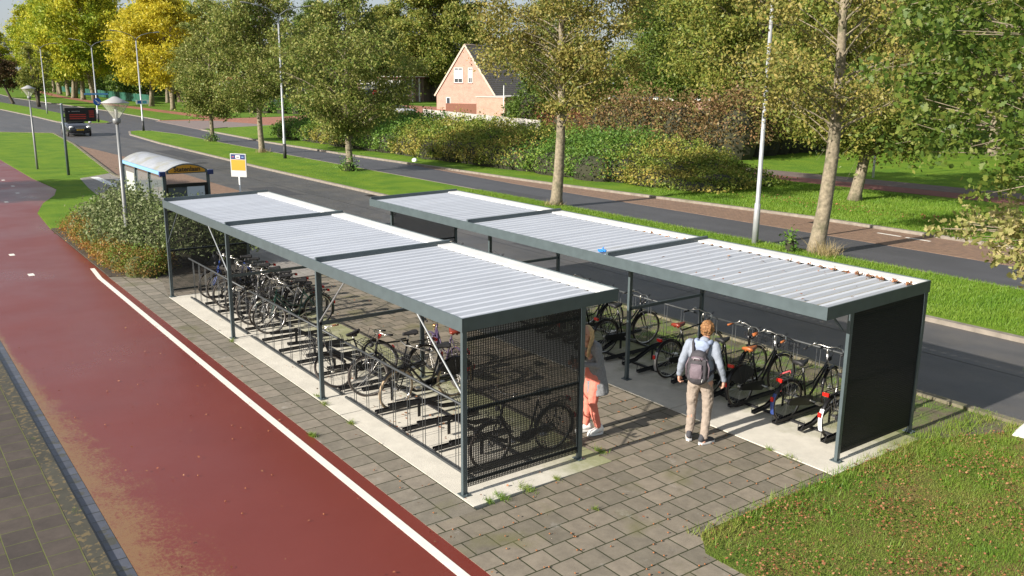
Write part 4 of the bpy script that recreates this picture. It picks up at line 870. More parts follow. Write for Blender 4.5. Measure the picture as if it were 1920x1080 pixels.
coat = [('e', (0, 0.02, 1.31), (0.175, 0.115, 0.13)), ('l', [(-0.12, 0.02, 1.385, 0.060), (0.12, 0.02, 1.385, 0.060)]), ('e', (0, -0.01, 1.10), (0.165, 0.125, 0.22)), ('l', [(0, -0.01, 1.15, 0.150), (0, -0.035, 0.98, 0.175), (0, -0.05, 0.80, 0.205), (0, -0.06, 0.64, 0.225)], 0.72)]
for sd in (-1, 1):
    a = warm[sd]; coat.append(('l', [(*a[0], 0.060), (a[0][0] * 0.5 + a[1][0] * 0.5, 0.035, 1.24, 0.056), (*a[1], 0.050), (a[2][0] * 0.9 + a[1][0] * 0.1, a[2][1] - 0.03, a[2][2], 0.042)]))
link('coat', fused('coat', coat, coatm, 0.012, 4, (0.02, 0.10)), wm)
cor = mat('coral_cotton', (0.66, 0.20, 0.145), 0.85, 0, 0.06, 9, 0.2, 70)
tr = [('e', (0, -0.01, 0.90), (0.150, 0.13, 0.10)), ('e', (0, 0.085, 0.95), (0.05, 0.07, 0.13))]
for sd in (-1, 1):
    g = legsW[sd]; tr.append(('l', [(g[0][0], g[0][1] + 0.01, 0.88, 0.100), (g[1][0], 0.035, 0.66, 0.088), (*g[1], 0.069), (g[1][0], (g[1][1] + g[2][1]) / 2, 0.28, 0.060), (g[2][0], g[2][1], 0.14, 0.050)]))
link('trousers', fused('trousers', tr, cor, 0.010, 3, (0.018, 0.06)), wm)
shoe(wm, legsW[-1][2][0], legsW[-1][2][1], 0.12, whitep, whitep, 0.25); shoe(wm, legsW[1][2][0], legsW[1][2][1], -0.05, whitep, whitep, 0.25)
blond = mat('blond_hair', (0.55, 0.38, 0.19), 0.5, 0, 0.25, 30, 0.4, 80)
hp = [('e', (WHX, WHY - 0.022, WHZ + 0.032), (0.084, 0.092, 0.094)), ('e', (WHX, WHY - 0.06, WHZ - 0.05), (0.074, 0.05, 0.10))]
for sd in (-1, 1):
    for k in range(3):
        x0 = WHX + sd * (0.070 + 0.006 * k); y0 = WHY + 0.012 - 0.03 * k
        hp.append(('l', [(x0, y0, WHZ + 0.05, 0.015), (x0 + 0.008 * sd, y0, WHZ - 0.06, 0.017), (x0 - 0.004 * sd, y0 + 0.025, WHZ - 0.16, 0.018), (x0 - 0.01 * sd, y0 + 0.045, WHZ - 0.26, 0.016), (x0 - 0.015 * sd, y0 + 0.045, WHZ - 0.34, 0.009)]))
hp = turn((WHX, WHY), WY * 0.9, hp)
link('hair', fused('hair', hp, blond, 0.008, 2, (0.012, 0.025)), wm)
ph = thing('phone', 'black phone held by the blonde woman in both hands', 'phone', (-0.60, 2.70, 0.012), math.pi - 0.30)
bevel(MB().box(-0.045, 0.045, 0.350, 0.360, 1.09, 1.24).build('case', black, ph), 0.004)
link('screen', MB().box(-0.040, 0.040, 0.3475, 0.3495, 1.10, 1.23).mesh('screen', mat('dark_glass', (0.01, 0.01, 0.012), 0.1)), ph)

# ------------------------------------------------------------------ vegetation
def leaf_quads(P, size, rng, up=0.3, lobed=False, aspect=0.55, cap=None):
    N = len(P); nrm = rng.normal(size=(N, 3)); nrm[:, 2] += up * np.sign(rng.random(N) + 2); nrm /= np.linalg.norm(nrm, axis=1)[:, None]
    d = rng.normal(size=(N, 3)); d -= nrm * (d * nrm).sum(1)[:, None]; d /= np.linalg.norm(d, axis=1)[:, None]
    q = np.cross(nrm, d); s = size * rng.uniform(0.45, 1.6, N)
    if lobed:
        prof = np.array([(-0.5, 0.0), (-0.30, 0.10), (-0.20, 0.24), (-0.08, 0.13), (0.08, 0.33), (0.18, 0.17), (0.32, 0.26), (0.5, 0.0), (0.32, -0.26), (0.18, -0.17), (0.08, -0.33), (-0.08, -0.13), (-0.20, -0.24), (-0.30, -0.10)])
    else: prof = np.array([(-0.5, 0), (0.0, aspect / 2), (0.5, 0), (0.0, -aspect / 2)])
    k = len(prof)
    V = P[:, None, :] + s[:, None, None] * (prof[None, :, 0, None] * d[:, None, :] + prof[None, :, 1, None] * q[:, None, :])
    V += (s[:, None] * 0.12 * np.abs(prof[None, :, 1] * 2))[:, :, None] * nrm[:, None, :]
    return V.reshape(-1, 3), np.arange(N * k).reshape(N, k)
def tree_meshes(key, H, cb, cr, ncl, per, lsize, tr, lm, bm=None, seed=1, prof=0.6, lean=(0, 0), multi=1, clr=0.75, sparse_top=0.0, droop=0.0, lobed=False, skew=0.8, keep=None, tw=0.014):
    """trunk + limbs mesh and leaf mesh. cb = height where the crown begins, cr = crown radius"""
    if key in CACHE: return CACHE[key]
    rng = np.random.default_rng(seed); bm = bm or bark
    tk = MB(); top = H * 0.92; stems = []
    for s in range(multi):
        a = rng.uniform(0, 6.28); spread = (0 if multi == 1 else 0.22)
        pts = []; wob = rng.normal(size=2) * 0.10
        for i in range(9):
            t = i / 8; z = top * t
            x = lean[0] * t + math.cos(a) * spread * z * 0.5 + wob[0] * math.sin(t * 5) * (H / 12); y = lean[1] * t + math.sin(a) * spread * z * 0.5 + wob[1] * math.sin(t * 4 + 1) * (H / 12)
            pts.append((x, y, z))
        rs = [tr * (1.35 if i == 0 else 1.0) * (1 - 0.88 * (i / 8) ** 1.1) for i in range(9)]
        if s == 0: pts.insert(1, (pts[0][0] * 0.9 + pts[1][0] * 0.1, pts[0][1] * 0.9 + pts[1][1] * 0.1, min(0.35, H * 0.03))); rs.insert(1, tr * 1.05)
        tk.tube(pts, rs, 10); stems.append([Vector(p) for p in pts])
    def on_stem(st, z):
        for a, b in zip(st[:-1], st[1:]):
            if b.z >= z: f = (z - a.z) / max(b.z - a.z, 1e-6); return a.lerp(b, max(0, min(1, f)))
        return st[-1].copy()
    P = []
    cen = []
    tries = 0
    while len(cen) < ncl and tries < ncl * 20:
        tries += 1
        t = rng.random() ** skew; e = math.sin(math.pi * min(1, max(0.02, 0.08 + 0.9 * t ** 0.85))) ** prof
        rr = cr * e * math.sqrt(rng.random()) ** 0.8; a = rng.uniform(0, 6.283)
        z = cb + (H - cb) * t
        st = stems[rng.integers(len(stems))]; base = on_stem(st, min(z, top))
        c = Vector((base.x + rr * math.cos(a), base.y + rr * math.sin(a), z - droop * rr / cr))
        if keep and not keep(c): continue
        cen.append(c)
        za = max(cb * 0.75, z - rr * rng.uniform(0.35, 0.8)); at = on_stem(st, min(za, top * 0.97))
        mid = at.lerp(c, 0.5) + Vector((rng.normal() * 0.12, rng.normal() * 0.12, rng.uniform(-0.05, 0.25))) * rr * 0.5
        rb = max(tw * 0.5, tr * 0.30 * (1 - 0.75 * za / H) * rng.uniform(0.5, 1.0)) if rng.random() < 0.45 else tw
        L = [at, at.lerp(mid, 0.5) + Vector((0, 0, 0.03 * rr)), mid, mid.lerp(c, 0.5), c]
        tk.tube(L, [rb, rb * 0.85, rb * 0.65, rb * 0.45, rb * 0.2], 5, cap=False)
        r0 = clr * rng.uniform(0.6, 1.35) * (1 - 0.35 * t)
        n = int(per * rng.uniform(0.55, 1.4) * (1 - sparse_top * t))
        g = rng.normal(size=(n, 3)) * np.array([r0, r0, r0 * 0.62]) * 0.55; g += np.array(c)
        # leafy twigs between the limb's middle and its tip
        m = n // 4; f = rng.random(m)[:, None]; h = np.array(mid) * (1 - f) + np.array(c) * f + rng.normal(size=(m, 3)) * r0 * 0.28
        P += [g, h]
        for _ in range(3):
            v = Vector(rng.normal(size=3)) * r0 * 0.6; tk.tube([mid.lerp(c, 0.6), c + v], [tw * 0.45, tw * 0.2], 4, cap=False)
    P = np.concatenate(P); P = P[P[:, 2] > 0.15]
    V, F = leaf_quads(P, lsize, rng, lobed=lobed)
    CACHE[key] = (tk.mesh('trunk', bm, True), np_mesh('crown', V, F, [lm]))
    return CACHE[key]
def tree(label, cat, loc, ms, scale=1.0, rz=0.0, group=None, name='tree', sx=None):
    t = thing(name, label, cat, (loc[0], loc[1], loc[2] if len(loc) > 2 else 0), rz, group)
    t.scale = sx or (scale,) * 3
    link('trunk', ms[0], t); link('crown', ms[1], t); return t
olive = leafmat('alder_leaf', [(0.062, 0.105, 0.018), (0.110, 0.155, 0.028), (0.175, 0.195, 0.046), (0.26, 0.245, 0.075), (0.11, 0.165, 0.032)], 0.3, clump=0.35, cscale=0.8)
oliveb = leafmat('brown_alder_leaf', [(0.075, 0.105, 0.020), (0.130, 0.150, 0.030), (0.22, 0.195, 0.050), (0.31, 0.245, 0.070), (0.11, 0.15, 0.028)], 0.3, clump=0.4, cscale=0.9)
midg = leafmat('oak_leaf', [(0.052, 0.092, 0.015), (0.105, 0.145, 0.024), (0.175, 0.195, 0.036), (0.27, 0.24, 0.058), (0.11, 0.155, 0.026)], 0.32, clump=0.4, cscale=0.5)
deepg = leafmat('deep_green_leaf', [(0.034, 0.066, 0.012), (0.066, 0.108, 0.018), (0.110, 0.155, 0.026), (0.175, 0.19, 0.036)], 0.3, clump=0.4, cscale=0.3)
ashg = leafmat('turning_ash_leaf', [(0.12, 0.185, 0.018), (0.20, 0.26, 0.024), (0.34, 0.35, 0.030), (0.50, 0.44, 0.038), (0.14, 0.21, 0.02)], 0.4, clump=0.6, cscale=0.16)
yel = leafmat('yellow_leaf', [(0.24, 0.24, 0.025), (0.40, 0.36, 0.03), (0.52, 0.42, 0.035), (0.32, 0.31, 0.03)], 0.45, clump=0.4, cscale=0.2)
rust = leafmat('reddish_leaf', [(0.05, 0.035, 0.018), (0.10, 0.05, 0.025), (0.09, 0.075, 0.025), (0.06, 0.06, 0.02)], 0.25)
gold = leafmat('golden_leaf', [(0.20, 0.15, 0.03), (0.40, 0.22, 0.035), (0.26, 0.20, 0.03), (0.14, 0.13, 0.03)], 0.35)
# trees of the median
gm = 'trees standing in the grass median'
tree('mottled grey trunk of a thin brown-leaved tree rising behind the right shelter roof', 'tree', (-7.4, 17.85), tree_meshes('t2', 12.5, 4.3, 3.7, 95, 330, 0.105, 0.235, oliveb, seed=11, lean=(0.20, 0.38), clr=0.8, tw=0.02), group=gm)
tree('median tree with straight trunk directly behind the far end of the shelter roofs', 'tree', (-20.0, 17.75), tree_meshes('t1', 12.5, 4.0, 3.3, 110, 330, 0.115, 0.24, oliveb, seed=12, lean=(0.1, 0.2), clr=0.75, tw=0.018), group=gm)
tree('broad olive-leaved median tree with green shoots around the foot of its trunk', 'tree', (-37.6, 16.9), tree_meshes('t3', 9.9, 2.3, 4.3, 150, 330, 0.14, 0.20, olive, seed=13, clr=0.8, sparse_top=0.65, prof=1.15, skew=1.05), group=gm)
tree('dark olive median tree just left of the tall double-armed street lamp', 'tree', (-52.1, 17.44), tree_meshes('t4', 12.2, 2.9, 3.8, 150, 300, 0.155, 0.20, olive, seed=14, clr=0.85, prof=0.7, sparse_top=0.4), group=gm)
tree('slender median tree with a bushy foot and low hanging branches', 'tree', (-64.8, 18.1), tree_meshes('t5', 11.0, 2.2, 2.9, 120, 280, 0.16, 0.17, olive, seed=15, clr=0.8, prof=0.5, sparse_top=0.3, skew=1.1), group=gm)
tree('small vase-shaped dark tree far down the median', 'tree', (-160, 20.0), tree_meshes('t6', 10.0, 2.0, 2.4, 46, 110, 0.26, 0.20, midg, barkd, seed=16, multi=4, clr=0.9), group=gm)
tree('small leaning dark reddish tree at the left edge of the view', 'tree', (-178, 18.6), tree_meshes('t7', 9.0, 3.0, 3.8, 60, 130, 0.34, 0.26, rust, barkd, seed=17, lean=(-1.0, -2.6), clr=1.2), group=gm)
tree('low reddish tree beyond the leaning one on the left', 'tree', (-230, 19.5), CACHE['t7'], 1.15, 2.0, gm)
# far verge, right
gr_ = 'trees on the far grass verge'
tree('oak with a pale leaning trunk between the far road and the red path', 'oak tree', (-14.0, 30.4), tree_meshes('o1', 12.0, 2.5, 5.0, 190, 300, 0.16, 0.26, midg, seed=21, lean=(0.5, 0.9), clr=0.95, prof=0.7, skew=1.1), group=gr_, name='oak_tree')
tree('oak on the lawn beyond the footpath at the right', 'oak tree', (-23.0, 61.8), tree_meshes('o2', 14, 4.3, 6.2, 170, 240, 0.25, 0.34, midg, seed=22, clr=1.3), group=gr_, name='oak_tree')
# big trees behind the hedges
gb = 'tall trees rising behind the hedges'
A = tree_meshes('b1', 19, 4.0, 6.6, 210, 210, 0.27, 0.42, midg, barkd, seed=31, clr=1.5, prof=0.7); B = tree_meshes('b2', 21, 3.2, 7.5, 230, 220, 0.30, 0.45, deepg, barkd, seed=32, clr=1.7, prof=0.75); Cc = tree_meshes('b3', 17, 3.5, 5.6, 180, 230, 0.24, 0.36, olive, barkd, seed=33, clr=1.3)
for lab, ms, x, y, s, rz in (
    ('broad mid green tree with a dark trunk behind the brown hedge', A, -38.5, 54, 1.0, 0.3), ('tall green tree above the slate roofed shed', B, -64, 74, 0.95, 1.4),
    ('olive green tree rising behind the gable roof of the brick house', Cc, -72, 60, 0.85, 2.0), ('deep green tree behind the brown hedge and the near street lamp', B, -36, 70, 0.9, 2.7),
    ('mid green tree between the two darker ones above the hedge', A, -52, 66, 1.05, 4.2), ('olive tree at the right end of the brown hedge', Cc, -28, 58, 0.95, 5.0),
    ('dark green tree filling the right background', B, -28, 84, 1.05, 0.8), ('mid green tree behind the far oak on the lawn', A, -18, 80, 1.0, 1.9),
    ('dense tree at the right edge beyond the lawn', B, -6, 72, 0.9, 3.6), ('mid green tree far behind the slate roofed shed', A, -88, 92, 1.0, 5.5),
    ('dark tree deep in the gap behind the middle hedge', B, -64, 100, 1.1, 3.3), ('olive tree deep behind the right background', Cc, -46, 96, 1.3, 0.2),
    ('green tree farthest right behind the lawn', A, -14, 104, 1.2, 2.4), ('dark tree farthest behind the right lawn', B, -34, 118, 1.1, 4.4)):
    tree(lab, 'tree', (x, y), ms, s, rz, gb)
Bo = tree_meshes('b4', 27, 4.5, 12.0, 300, 230, 0.50, 0.8, midg, bark, seed=34, clr=2.4, prof=0.6, multi=4)
tree('huge many-stemmed green tree between the low school building and the brick house', 'tree', (-172, 106), Bo, 1.0, 0.4, gb)
tree('big green tree left of the many-stemmed one, behind the low building', 'tree', (-196, 104), Bo, 0.82, 2.4, gb)
tree('dark green tree behind the parked van', 'tree', (-168, 74), B, 0.95, 1.0, gb)
tree('dark green tree behind the far bungalow', 'tree', (-178, 60), B, 0.85, 2.2, gb)
tree('mid green tree right of the parked van', 'tree', (-190, 84), A, 1.0, 3.0, gb)
# avenue on the left
ga = 'avenue of tall trees along the far verge'
Y1 = tree_meshes('y1', 17.0, 4.0, 7.2, 170, 150, 0.40, 0.34, yel, bark, seed=41, clr=1.6, prof=0.55, multi=2); G1t = tree_meshes('g1', 26, 6.0, 10.0, 230, 150, 0.52, 0.5, ashg, bark, seed=42, clr=2.1, prof=0.55, multi=2); G2t = tree_meshes('g2', 25, 5.0, 9.4, 220, 150, 0.52, 0.5, ashg, bark, seed=43, clr=2.0, prof=0.6)
GO = tree_meshes('go', 17, 4.0, 6.5, 150, 170, 0.5, 0.34, gold, bark, seed=44, clr=1.6)
for lab, ms, x, y, s, rz in (
    ('bright yellow tree nearest the side street', Y1, -138, 35.6, 1.0, 0.4), ('bright yellow tree second along the avenue', Y1, -156, 37.2, 1.06, 2.6),
    ('small green trunked tree beside the low hedge', Cc, -127.8, 36.8, 0.62, 1.0),
    ('greenish yellow tree behind the bright yellow ones', G2t, -178, 46, 0.78, 1.1), ('tall green tree with a pale forked trunk right of the keep-right sign', G1t, -192, 35.6, 0.95, 0.3),
    ('tall green-yellow avenue tree behind the double-armed lamp', G2t, -206, 35.8, 0.98, 2.0), ('tall green-yellow avenue tree with a dark leaning trunk', G1t, -222, 37.0, 1.0, 3.6),
    ('tall yellowing tree far along the avenue', G2t, -245, 40, 1.0, 4.6), ('tall yellow-green avenue tree behind the vase-shaped tree', G1t, -268, 42, 0.98, 5.4),
    ('yellow-green avenue tree behind the far post lamp', G2t, -300, 46, 0.95, 0.9), ('orange tinted tree at the left end of the avenue', GO, -345, 50, 1.15, 1.0),
    ('green tree in the second row behind the yellow trees', G1t, -214, 58, 0.85, 2.9), ('green tree in the second row behind the avenue', G2t, -255, 62, 0.95, 5.9),
    ('tall olive tree at the left edge beyond the road', G1t, -330, 34, 0.72, 4.1)):
    tree(lab, 'tree', (x, y), ms, s, rz, ga)
# far-off wood that reads as one mass
def wood(name, label, pts, h, n, ls, lm, seed, depth=10):
    rng = np.random.default_rng(seed); P = []
    pts = [Vector(p) for p in pts]; segs = list(zip(pts[:-1], pts[1:])); Ls = [(b - a).length for a, b in segs]; tot = sum(Ls)
    for a, b in segs:
        k = int(n * (b - a).length / tot); f = rng.random(k); d = (b - a).normalized(); nr = Vector((-d.y, d.x))
        s = f * (b - a).length; hh = h * (0.72 + 0.28 * np.sin(s * 0.21 + 1.3) * np.sin(s * 0.083) + 0.12 * np.sin(s * 0.7)); z = hh * rng.random(k) ** 0.75
        o = rng.normal(size=k) * depth * 0.3
        P.append(np.stack([a.x + d.x * s + nr.x * o, a.y + d.y * s + nr.y * o, z + 0.2], 1))
    V, F = leaf_quads(np.concatenate(P), ls, rng, aspect=0.8); o = link(name, np_mesh(name, V, F, [lm]), None, label, 'woodland', None, 'stuff'); return o
wood('distant_wood', 'dark green mass of woodland behind the houses and the avenue', [(-520, 90), (-330, 78), (-230, 92), (-215, 130), (-130, 150), (-60, 140), (30, 120), (90, 90)], 17, 42000, 1.3, deepg, 7, 14)
wood('distant_undergrowth', 'dark undergrowth closing the view beneath the avenue trees', [(-520, 62), (-330, 60), (-232, 62), (-196, 56)], 7, 16000, 0.7, deepg, 8, 5)
# hedges, banks and shrubs
def mound(name, label, cat, blobs, n, ls, lm, seed, core=twig, squash=1.0, shell=0.16, group=None, kind=None, droop=False):
    """shrub built of rounded masses (x, y, z, rx, ry, rz) with leaves through their outer shell"""
    rng = np.random.default_rng(seed); t = thing(name, label, cat, (blobs[0][0], blobs[0][1], 0), 0, group)
    ox, oy = blobs[0][0], blobs[0][1]; P = []; ar = [b[3] * b[4] + b[3] * b[5] + b[4] * b[5] for b in blobs]; S = sum(ar)
    for b, a in zip(blobs, ar):
        k = max(8, int(n * a / S)); v = rng.normal(size=(k, 3)); v[:, 2] = np.abs(v[:, 2]) * 0.95 - 0.08; v /= np.linalg.norm(v, axis=1)[:, None]
        w_ = 1 + 0.14 * np.sin(v[:, 0] * 7 + b[0] * 3) * np.sin(v[:, 1] * 6 + b[1] * 2) + 0.08 * np.sin(v[:, 2] * 11 + b[0])
        q = v * np.array(b[3:6]) * (w_ * (1 + rng.normal(size=k) * shell))[:, None] + np.array([b[0] - ox, b[1] - oy, b[2]]); P.append(q[q[:, 2] > 0.02])
    P = np.concatenate(P)
    # drop leaves buried deep inside other blobs
    for b in blobs:
        d = ((P - np.array([b[0] - ox, b[1] - oy, b[2]])) / (np.array(b[3:6]) * 0.72)); P = P[(d ** 2).sum(1) > 1]
    V, F = leaf_quads(P, ls, rng, 0.5); link('foliage', np_mesh('foliage', V, F, [lm]), t)
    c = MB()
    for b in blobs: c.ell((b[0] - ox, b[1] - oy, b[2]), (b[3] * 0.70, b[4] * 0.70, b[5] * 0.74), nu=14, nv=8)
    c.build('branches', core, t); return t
rng = np.random.default_rng(77)
hedm = leafmat('bank_leaf', [(0.060, 0.115, 0.016), (0.115, 0.170, 0.025), (0.17, 0.205, 0.034), (0.24, 0.215, 0.048), (0.33, 0.25, 0.06)], 0.25, clump=0.55, cscale=0.45)
hedg = leafmat('bank_leaf_green', [(0.035, 0.080, 0.015), (0.065, 0.135, 0.022), (0.11, 0.19, 0.030), (0.17, 0.205, 0.038)], 0.25, clump=0.5, cscale=0.6)
browm = leafmat('brown_hedge_leaf', [(0.060, 0.075, 0.020), (0.12, 0.085, 0.035), (0.21, 0.12, 0.055), (0.12, 0.135, 0.035), (0.19, 0.17, 0.06)], 0.25, clump=0.45, cscale=0.6)
redm = leafmat('red_hedge_leaf', [(0.12, 0.045, 0.025), (0.20, 0.075, 0.04), (0.13, 0.09, 0.03)], 0.25)
lowm = leafmat('spiraea_leaf', [(0.10, 0.13, 0.022), (0.17, 0.18, 0.035), (0.34, 0.14, 0.045), (0.22, 0.19, 0.04)], 0.3, clump=0.6, cscale=1.6)
lowg = leafmat('spiraea_leaf_green', [(0.07, 0.13, 0.022), (0.13, 0.19, 0.03), (0.24, 0.12, 0.04), (0.12, 0.16, 0.028)], 0.3, clump=0.5, cscale=1.8)
bushm = leafmat('olive_bush_leaf', [(0.050, 0.078, 0.022), (0.095, 0.130, 0.042), (0.145, 0.180, 0.068), (0.21, 0.225, 0.115), (0.07, 0.105, 0.028)], 0.25, clump=0.25, cscale=1.5)
# the long bank along the far road: seven adjoining stretches of shrub
bank = []
for i, (x0, x1, yy, hh, lm, lab) in enumerate((
    (-68, -60, 25.2, 1.9, hedg, 'ivy green stretch of the roadside bank shrubbery at its left end'), (-60, -53, 25.0, 2.2, hedm, 'yellow-flecked stretch of bank shrubbery left of the street lamp'),
    (-53, -47, 25.0, 2.2, hedg, 'dark green rounded stretch of bank shrubbery behind the broad median tree'), (-47, -40, 25.2, 2.1, hedm, 'olive and yellow stretch of bank shrubbery below the low white fence'),
    (-40, -33, 25.4, 2.1, hedm, 'brownish olive stretch of bank shrubbery in front of the brick garage'), (-33, -26.5, 25.8, 2.0, hedg, 'bright ivy covered stretch of bank shrubbery right of the straight trunk'),
    (-26.5, -20, 26.6, 1.75, hedm, 'low spreading olive end of the bank shrubbery at the right'))):
    bl = []
    L = x1 - x0
    for k in range(20):
        x = x0 + L * (k % 5 + 0.5) / 5 + rng.uniform(-0.4, 0.4); r = k // 5; h = hh * rng.uniform(0.93, 1.06) * (0.78, 0.98, 1.08, 1.12)[r]
        if i == 6: h *= max(0.35, 1 - max(0, x + 25) / 6)
        bl.append((x, yy + (0.3, 1.7, 3.2, 4.9)[r] + rng.uniform(-0.25, 0.25), h * 0.2, rng.uniform(1.7, 2.3), rng.uniform(1.2, 1.5), h * 0.80))
    if i == 6: bl += [(-22.5, 30.5, 0.2, 2.2, 1.8, 1.1), (-20.5, 28.5, 0.1, 1.8, 1.6, 0.8), (-24.5, 31.5, 0.3, 2.0, 1.6, 1.4)]
    mound('bank_shrub', lab, 'shrubs', bl, 34000, 0.125 if i > 3 else 0.145, lm, 100 + i, group='shrub covered bank along the far road', shell=0.10)
bl = [(x, 42.6 + rng.uniform(-.4, .4), 1.0, 1.9, 2.0, 2.1 + rng.uniform(-.2, .25)) for x in np.arange(-52, -44, 1.6)]
mound('hedge', 'reddish brown hedge at the left end of the brown hedge', 'hedge', bl, 7000, 0.17, redm, 120, group='tall autumn hedges beyond the footpath')
bl = [(x, 42.6 + rng.uniform(-.4, .4), 1.2, 1.9, 2.1, 2.7 + rng.uniform(-.2, .3)) for x in np.arange(-44, -30.5, 1.6)]
mound('hedge', 'long brown and green hedge beyond the footpath', 'hedge', bl, 22000, 0.18, browm, 121, group='tall autumn hedges beyond the footpath')
bl = [(-32.2 - 0.16 * k, 44 + 1.6 * k, 1.3, 1.9, 1.9, 2.9 + rng.uniform(-.3, .3)) for k in range(9)]
mound('hedge', 'second brown-green hedge running back from the brown one behind the near street lamp', 'hedge', bl, 26000, 0.19, browm, 122, group='tall autumn hedges beyond the footpath')
mound('laurel', 'dense dark green shrub between the brick garage and the slate roofed shed', 'shrub', [(-53, 42, 1.5, 2.0, 2.0, 3.2), (-51, 43, 1.4, 1.8, 1.8, 2.4), (-55.2, 42.5, 1.2, 1.6, 1.6, 2.2), (-52, 44, 2.5, 1.5, 1.5, 3.0)], 12000, 0.2, deepg, 123)
mound('ivy_shrub', 'light green climber at the right end of the brick garage', 'shrub', [(-57.3, 47.6, 1.6, 1.1, 1.1, 2.8), (-56.3, 48.0, 1.2, 1.1, 1.1, 1.8)], 5000, 0.2, hedg, 124)
for i, (x, y, r, h, lm, lab) in enumerate(((-48.5, 50, 1.7, 3.6, gold, 'small orange-brown tree-like shrub beside the slate roofed shed'), (-53.5, 52, 1.5, 3.3, redm, 'wine red shrub in front of the slate roofed shed'))):
    mound('shrub', lab, 'shrub', [(x, y, h * 0.55, r, r, h * 0.42), (x + 0.8, y + 0.3, h * 0.42, r * 0.7, r * 0.7, h * 0.3)], 2600, 0.2, lm, 130 + i)
bl = [(-127 + k * 2.4, 40.2 + k * 1.3, 0.5, 1.6, 1.0, 1.7) for k in range(10)]
mound('hedge', 'trimmed pale green hedge along the side street', 'hedge', bl, 6000, 0.28, hedg, 125)
bl = [(-131 - k * 2.4, 40.5 + k * 0.5, 0.5, 1.5, 0.9, 1.5) for k in range(6)]
mound('hedge', 'clipped brownish hedge behind the yellow trees', 'hedge', bl, 3500, 0.28, browm, 126)
bl = [(-178 + k * 1.8, 88 + k * 0.8, 0.4, 1.3, 1.0, 1.3) for k in range(6)]
mound('hedge', 'low dark hedge in front of the low building', 'hedge', bl, 2500, 0.3, deepg, 127)
# planting beside the left shelter
mound('olive_bush', 'big grey-green bush between the lamp post and the bus shelter', 'shrub', [(-17.3, 1.1, 0.7, 1.1, 0.9, 0.95), (-18.9, 0.75, 0.75, 1.1, 0.8, 1.05), (-20.4, 0.75, 0.65, 1.0, 0.75, 1.0), (-16.2, 1.6, 0.6, 0.85, 0.85, 0.9), (-16.0, 2.6, 0.55, 0.8, 0.8, 0.8), (-21.6, 1.0, 0.45, 0.8, 0.7, 0.7), (-17.9, 1.8, 0.6, 1.0, 0.7, 0.85), (-19.6, 0.15, 0.4, 0.8, 0.6, 0.65), (-22.6, 0.6, 0.4, 0.9, 0.7, 0.75), (-17.9, 0.4, 0.4, 0.8, 0.6, 0.7)], 36000, 0.08, bushm, 140, shell=0.2)
core_low = mat('shrub_stems', (0.075, 0.085, 0.025), 0.95)
spots = [(-24.2, 0.15), (-23.2, -0.1), (-22.4, 0.25), (-21.5, -0.15), (-20.6, -0.1), (-19.7, -0.25), (-18.9, -0.1), (-18.1, -0.3), (-17.3, -0.15), (-16.6, -0.25), (-16.1, 0.35), (-15.7, -0.05)]
for i, (x, y) in enumerate(spots):
    side = ('farthest', 'second farthest', 'third farthest', 'fourth farthest', 'fifth farthest', 'sixth farthest', 'sixth nearest', 'fifth nearest', 'fourth nearest', 'third nearest', 'second nearest', 'nearest')[i]
    r = rng.uniform(0.42, 0.6); gq = i in (9, 10, 11, 2)
    mound('low_shrub', '%s low %s shrub along the red cycle path' % (side, 'green' if gq else 'orange-tipped'), 'shrub', [(x, y, 0.15, r, r * 0.85, rng.uniform(0.38, 0.52)), (x + 0.3, y + 0.25, 0.12, r * 0.7, r * 0.7, 0.4), (x - 0.25, y + 0.3, 0.12, r * 0.7, r * 0.7, 0.42)], 4200, 0.052, lowg if gq else lowm, 150 + i, core=core_low, shell=0.2, group='low shrubs in the bed along the cycle path')
slab('planting_bed', [(-25.0, -0.60), (-15.9, -0.73), (-15.3, 0.4), (-14.9, 2.4), (-15.2, 3.3), (-17, 3.2), (-17, 1.0), (-22.2, 1.0), (-24.7, 1.6)], 0.028, mat('bed_soil', (0.06, 0.045, 0.03), 0.95, 0, 0.3, 4, 0.7, 25), 0.1)
# shoots and dry grass at the trunk feet
for i, (x, y, lab) in enumerate(((-37.4, 16.75, 'green shoots round the foot of the broad median tree'), (-64.6, 17.9, 'leafy shoots round the foot of the slender median tree'), (-7.9, 17.3, 'small leafy weed left of the mottled trunk'))):
    mound('sprouts', lab, 'shoots', [(x, y, 0.1, 0.55 if i < 2 else 0.2, 0.45 if i < 2 else 0.2, 0.6 if i < 2 else 0.55)], 500 if i < 2 else 160, 0.11, hedg, 170 + i, shell=0.35)
def blades(P, h, w_, rng, lean=0.35):
    N = len(P); a = rng.uniform(0, 6.283, N); hh = h * rng.uniform(0.5, 1.4, N); t = np.stack([np.cos(a), np.sin(a), 0 * a], 1); ln = rng.normal(size=(N, 2)) * lean
    b0 = P - t * w_ / 2; b1 = P + t * w_ / 2; tip = P + np.stack([ln[:, 0] * hh, ln[:, 1] * hh, hh], 1)
    return np.stack([b0, b1, tip], 1).reshape(-1, 3), np.arange(3 * N).reshape(N, 3)
def in_poly(px, py, poly):
    ins = np.zeros(len(px), bool); n = len(poly)
    for i in range(n):
        x1, y1 = poly[i]; x2, y2 = poly[(i + 1) % n]
        c = ((y1 > py) != (y2 > py)) & (px < (x2 - x1) * (py - y1) / ((y2 - y1) or 1e-9) + x1); ins ^= c
    return ins
bladem = leafmat('grass_blade', [(0.070, 0.155, 0.016), (0.12, 0.21, 0.024), (0.18, 0.23, 0.040), (0.26, 0.23, 0.070)], 0.3, clump=0.5, cscale=0.9)
bladev = leafmat('verge_blade', [(0.075, 0.165, 0.015), (0.13, 0.22, 0.022), (0.18, 0.25, 0.038)], 0.3, clump=0.4, cscale=0.5)
rg = np.random.default_rng(3)
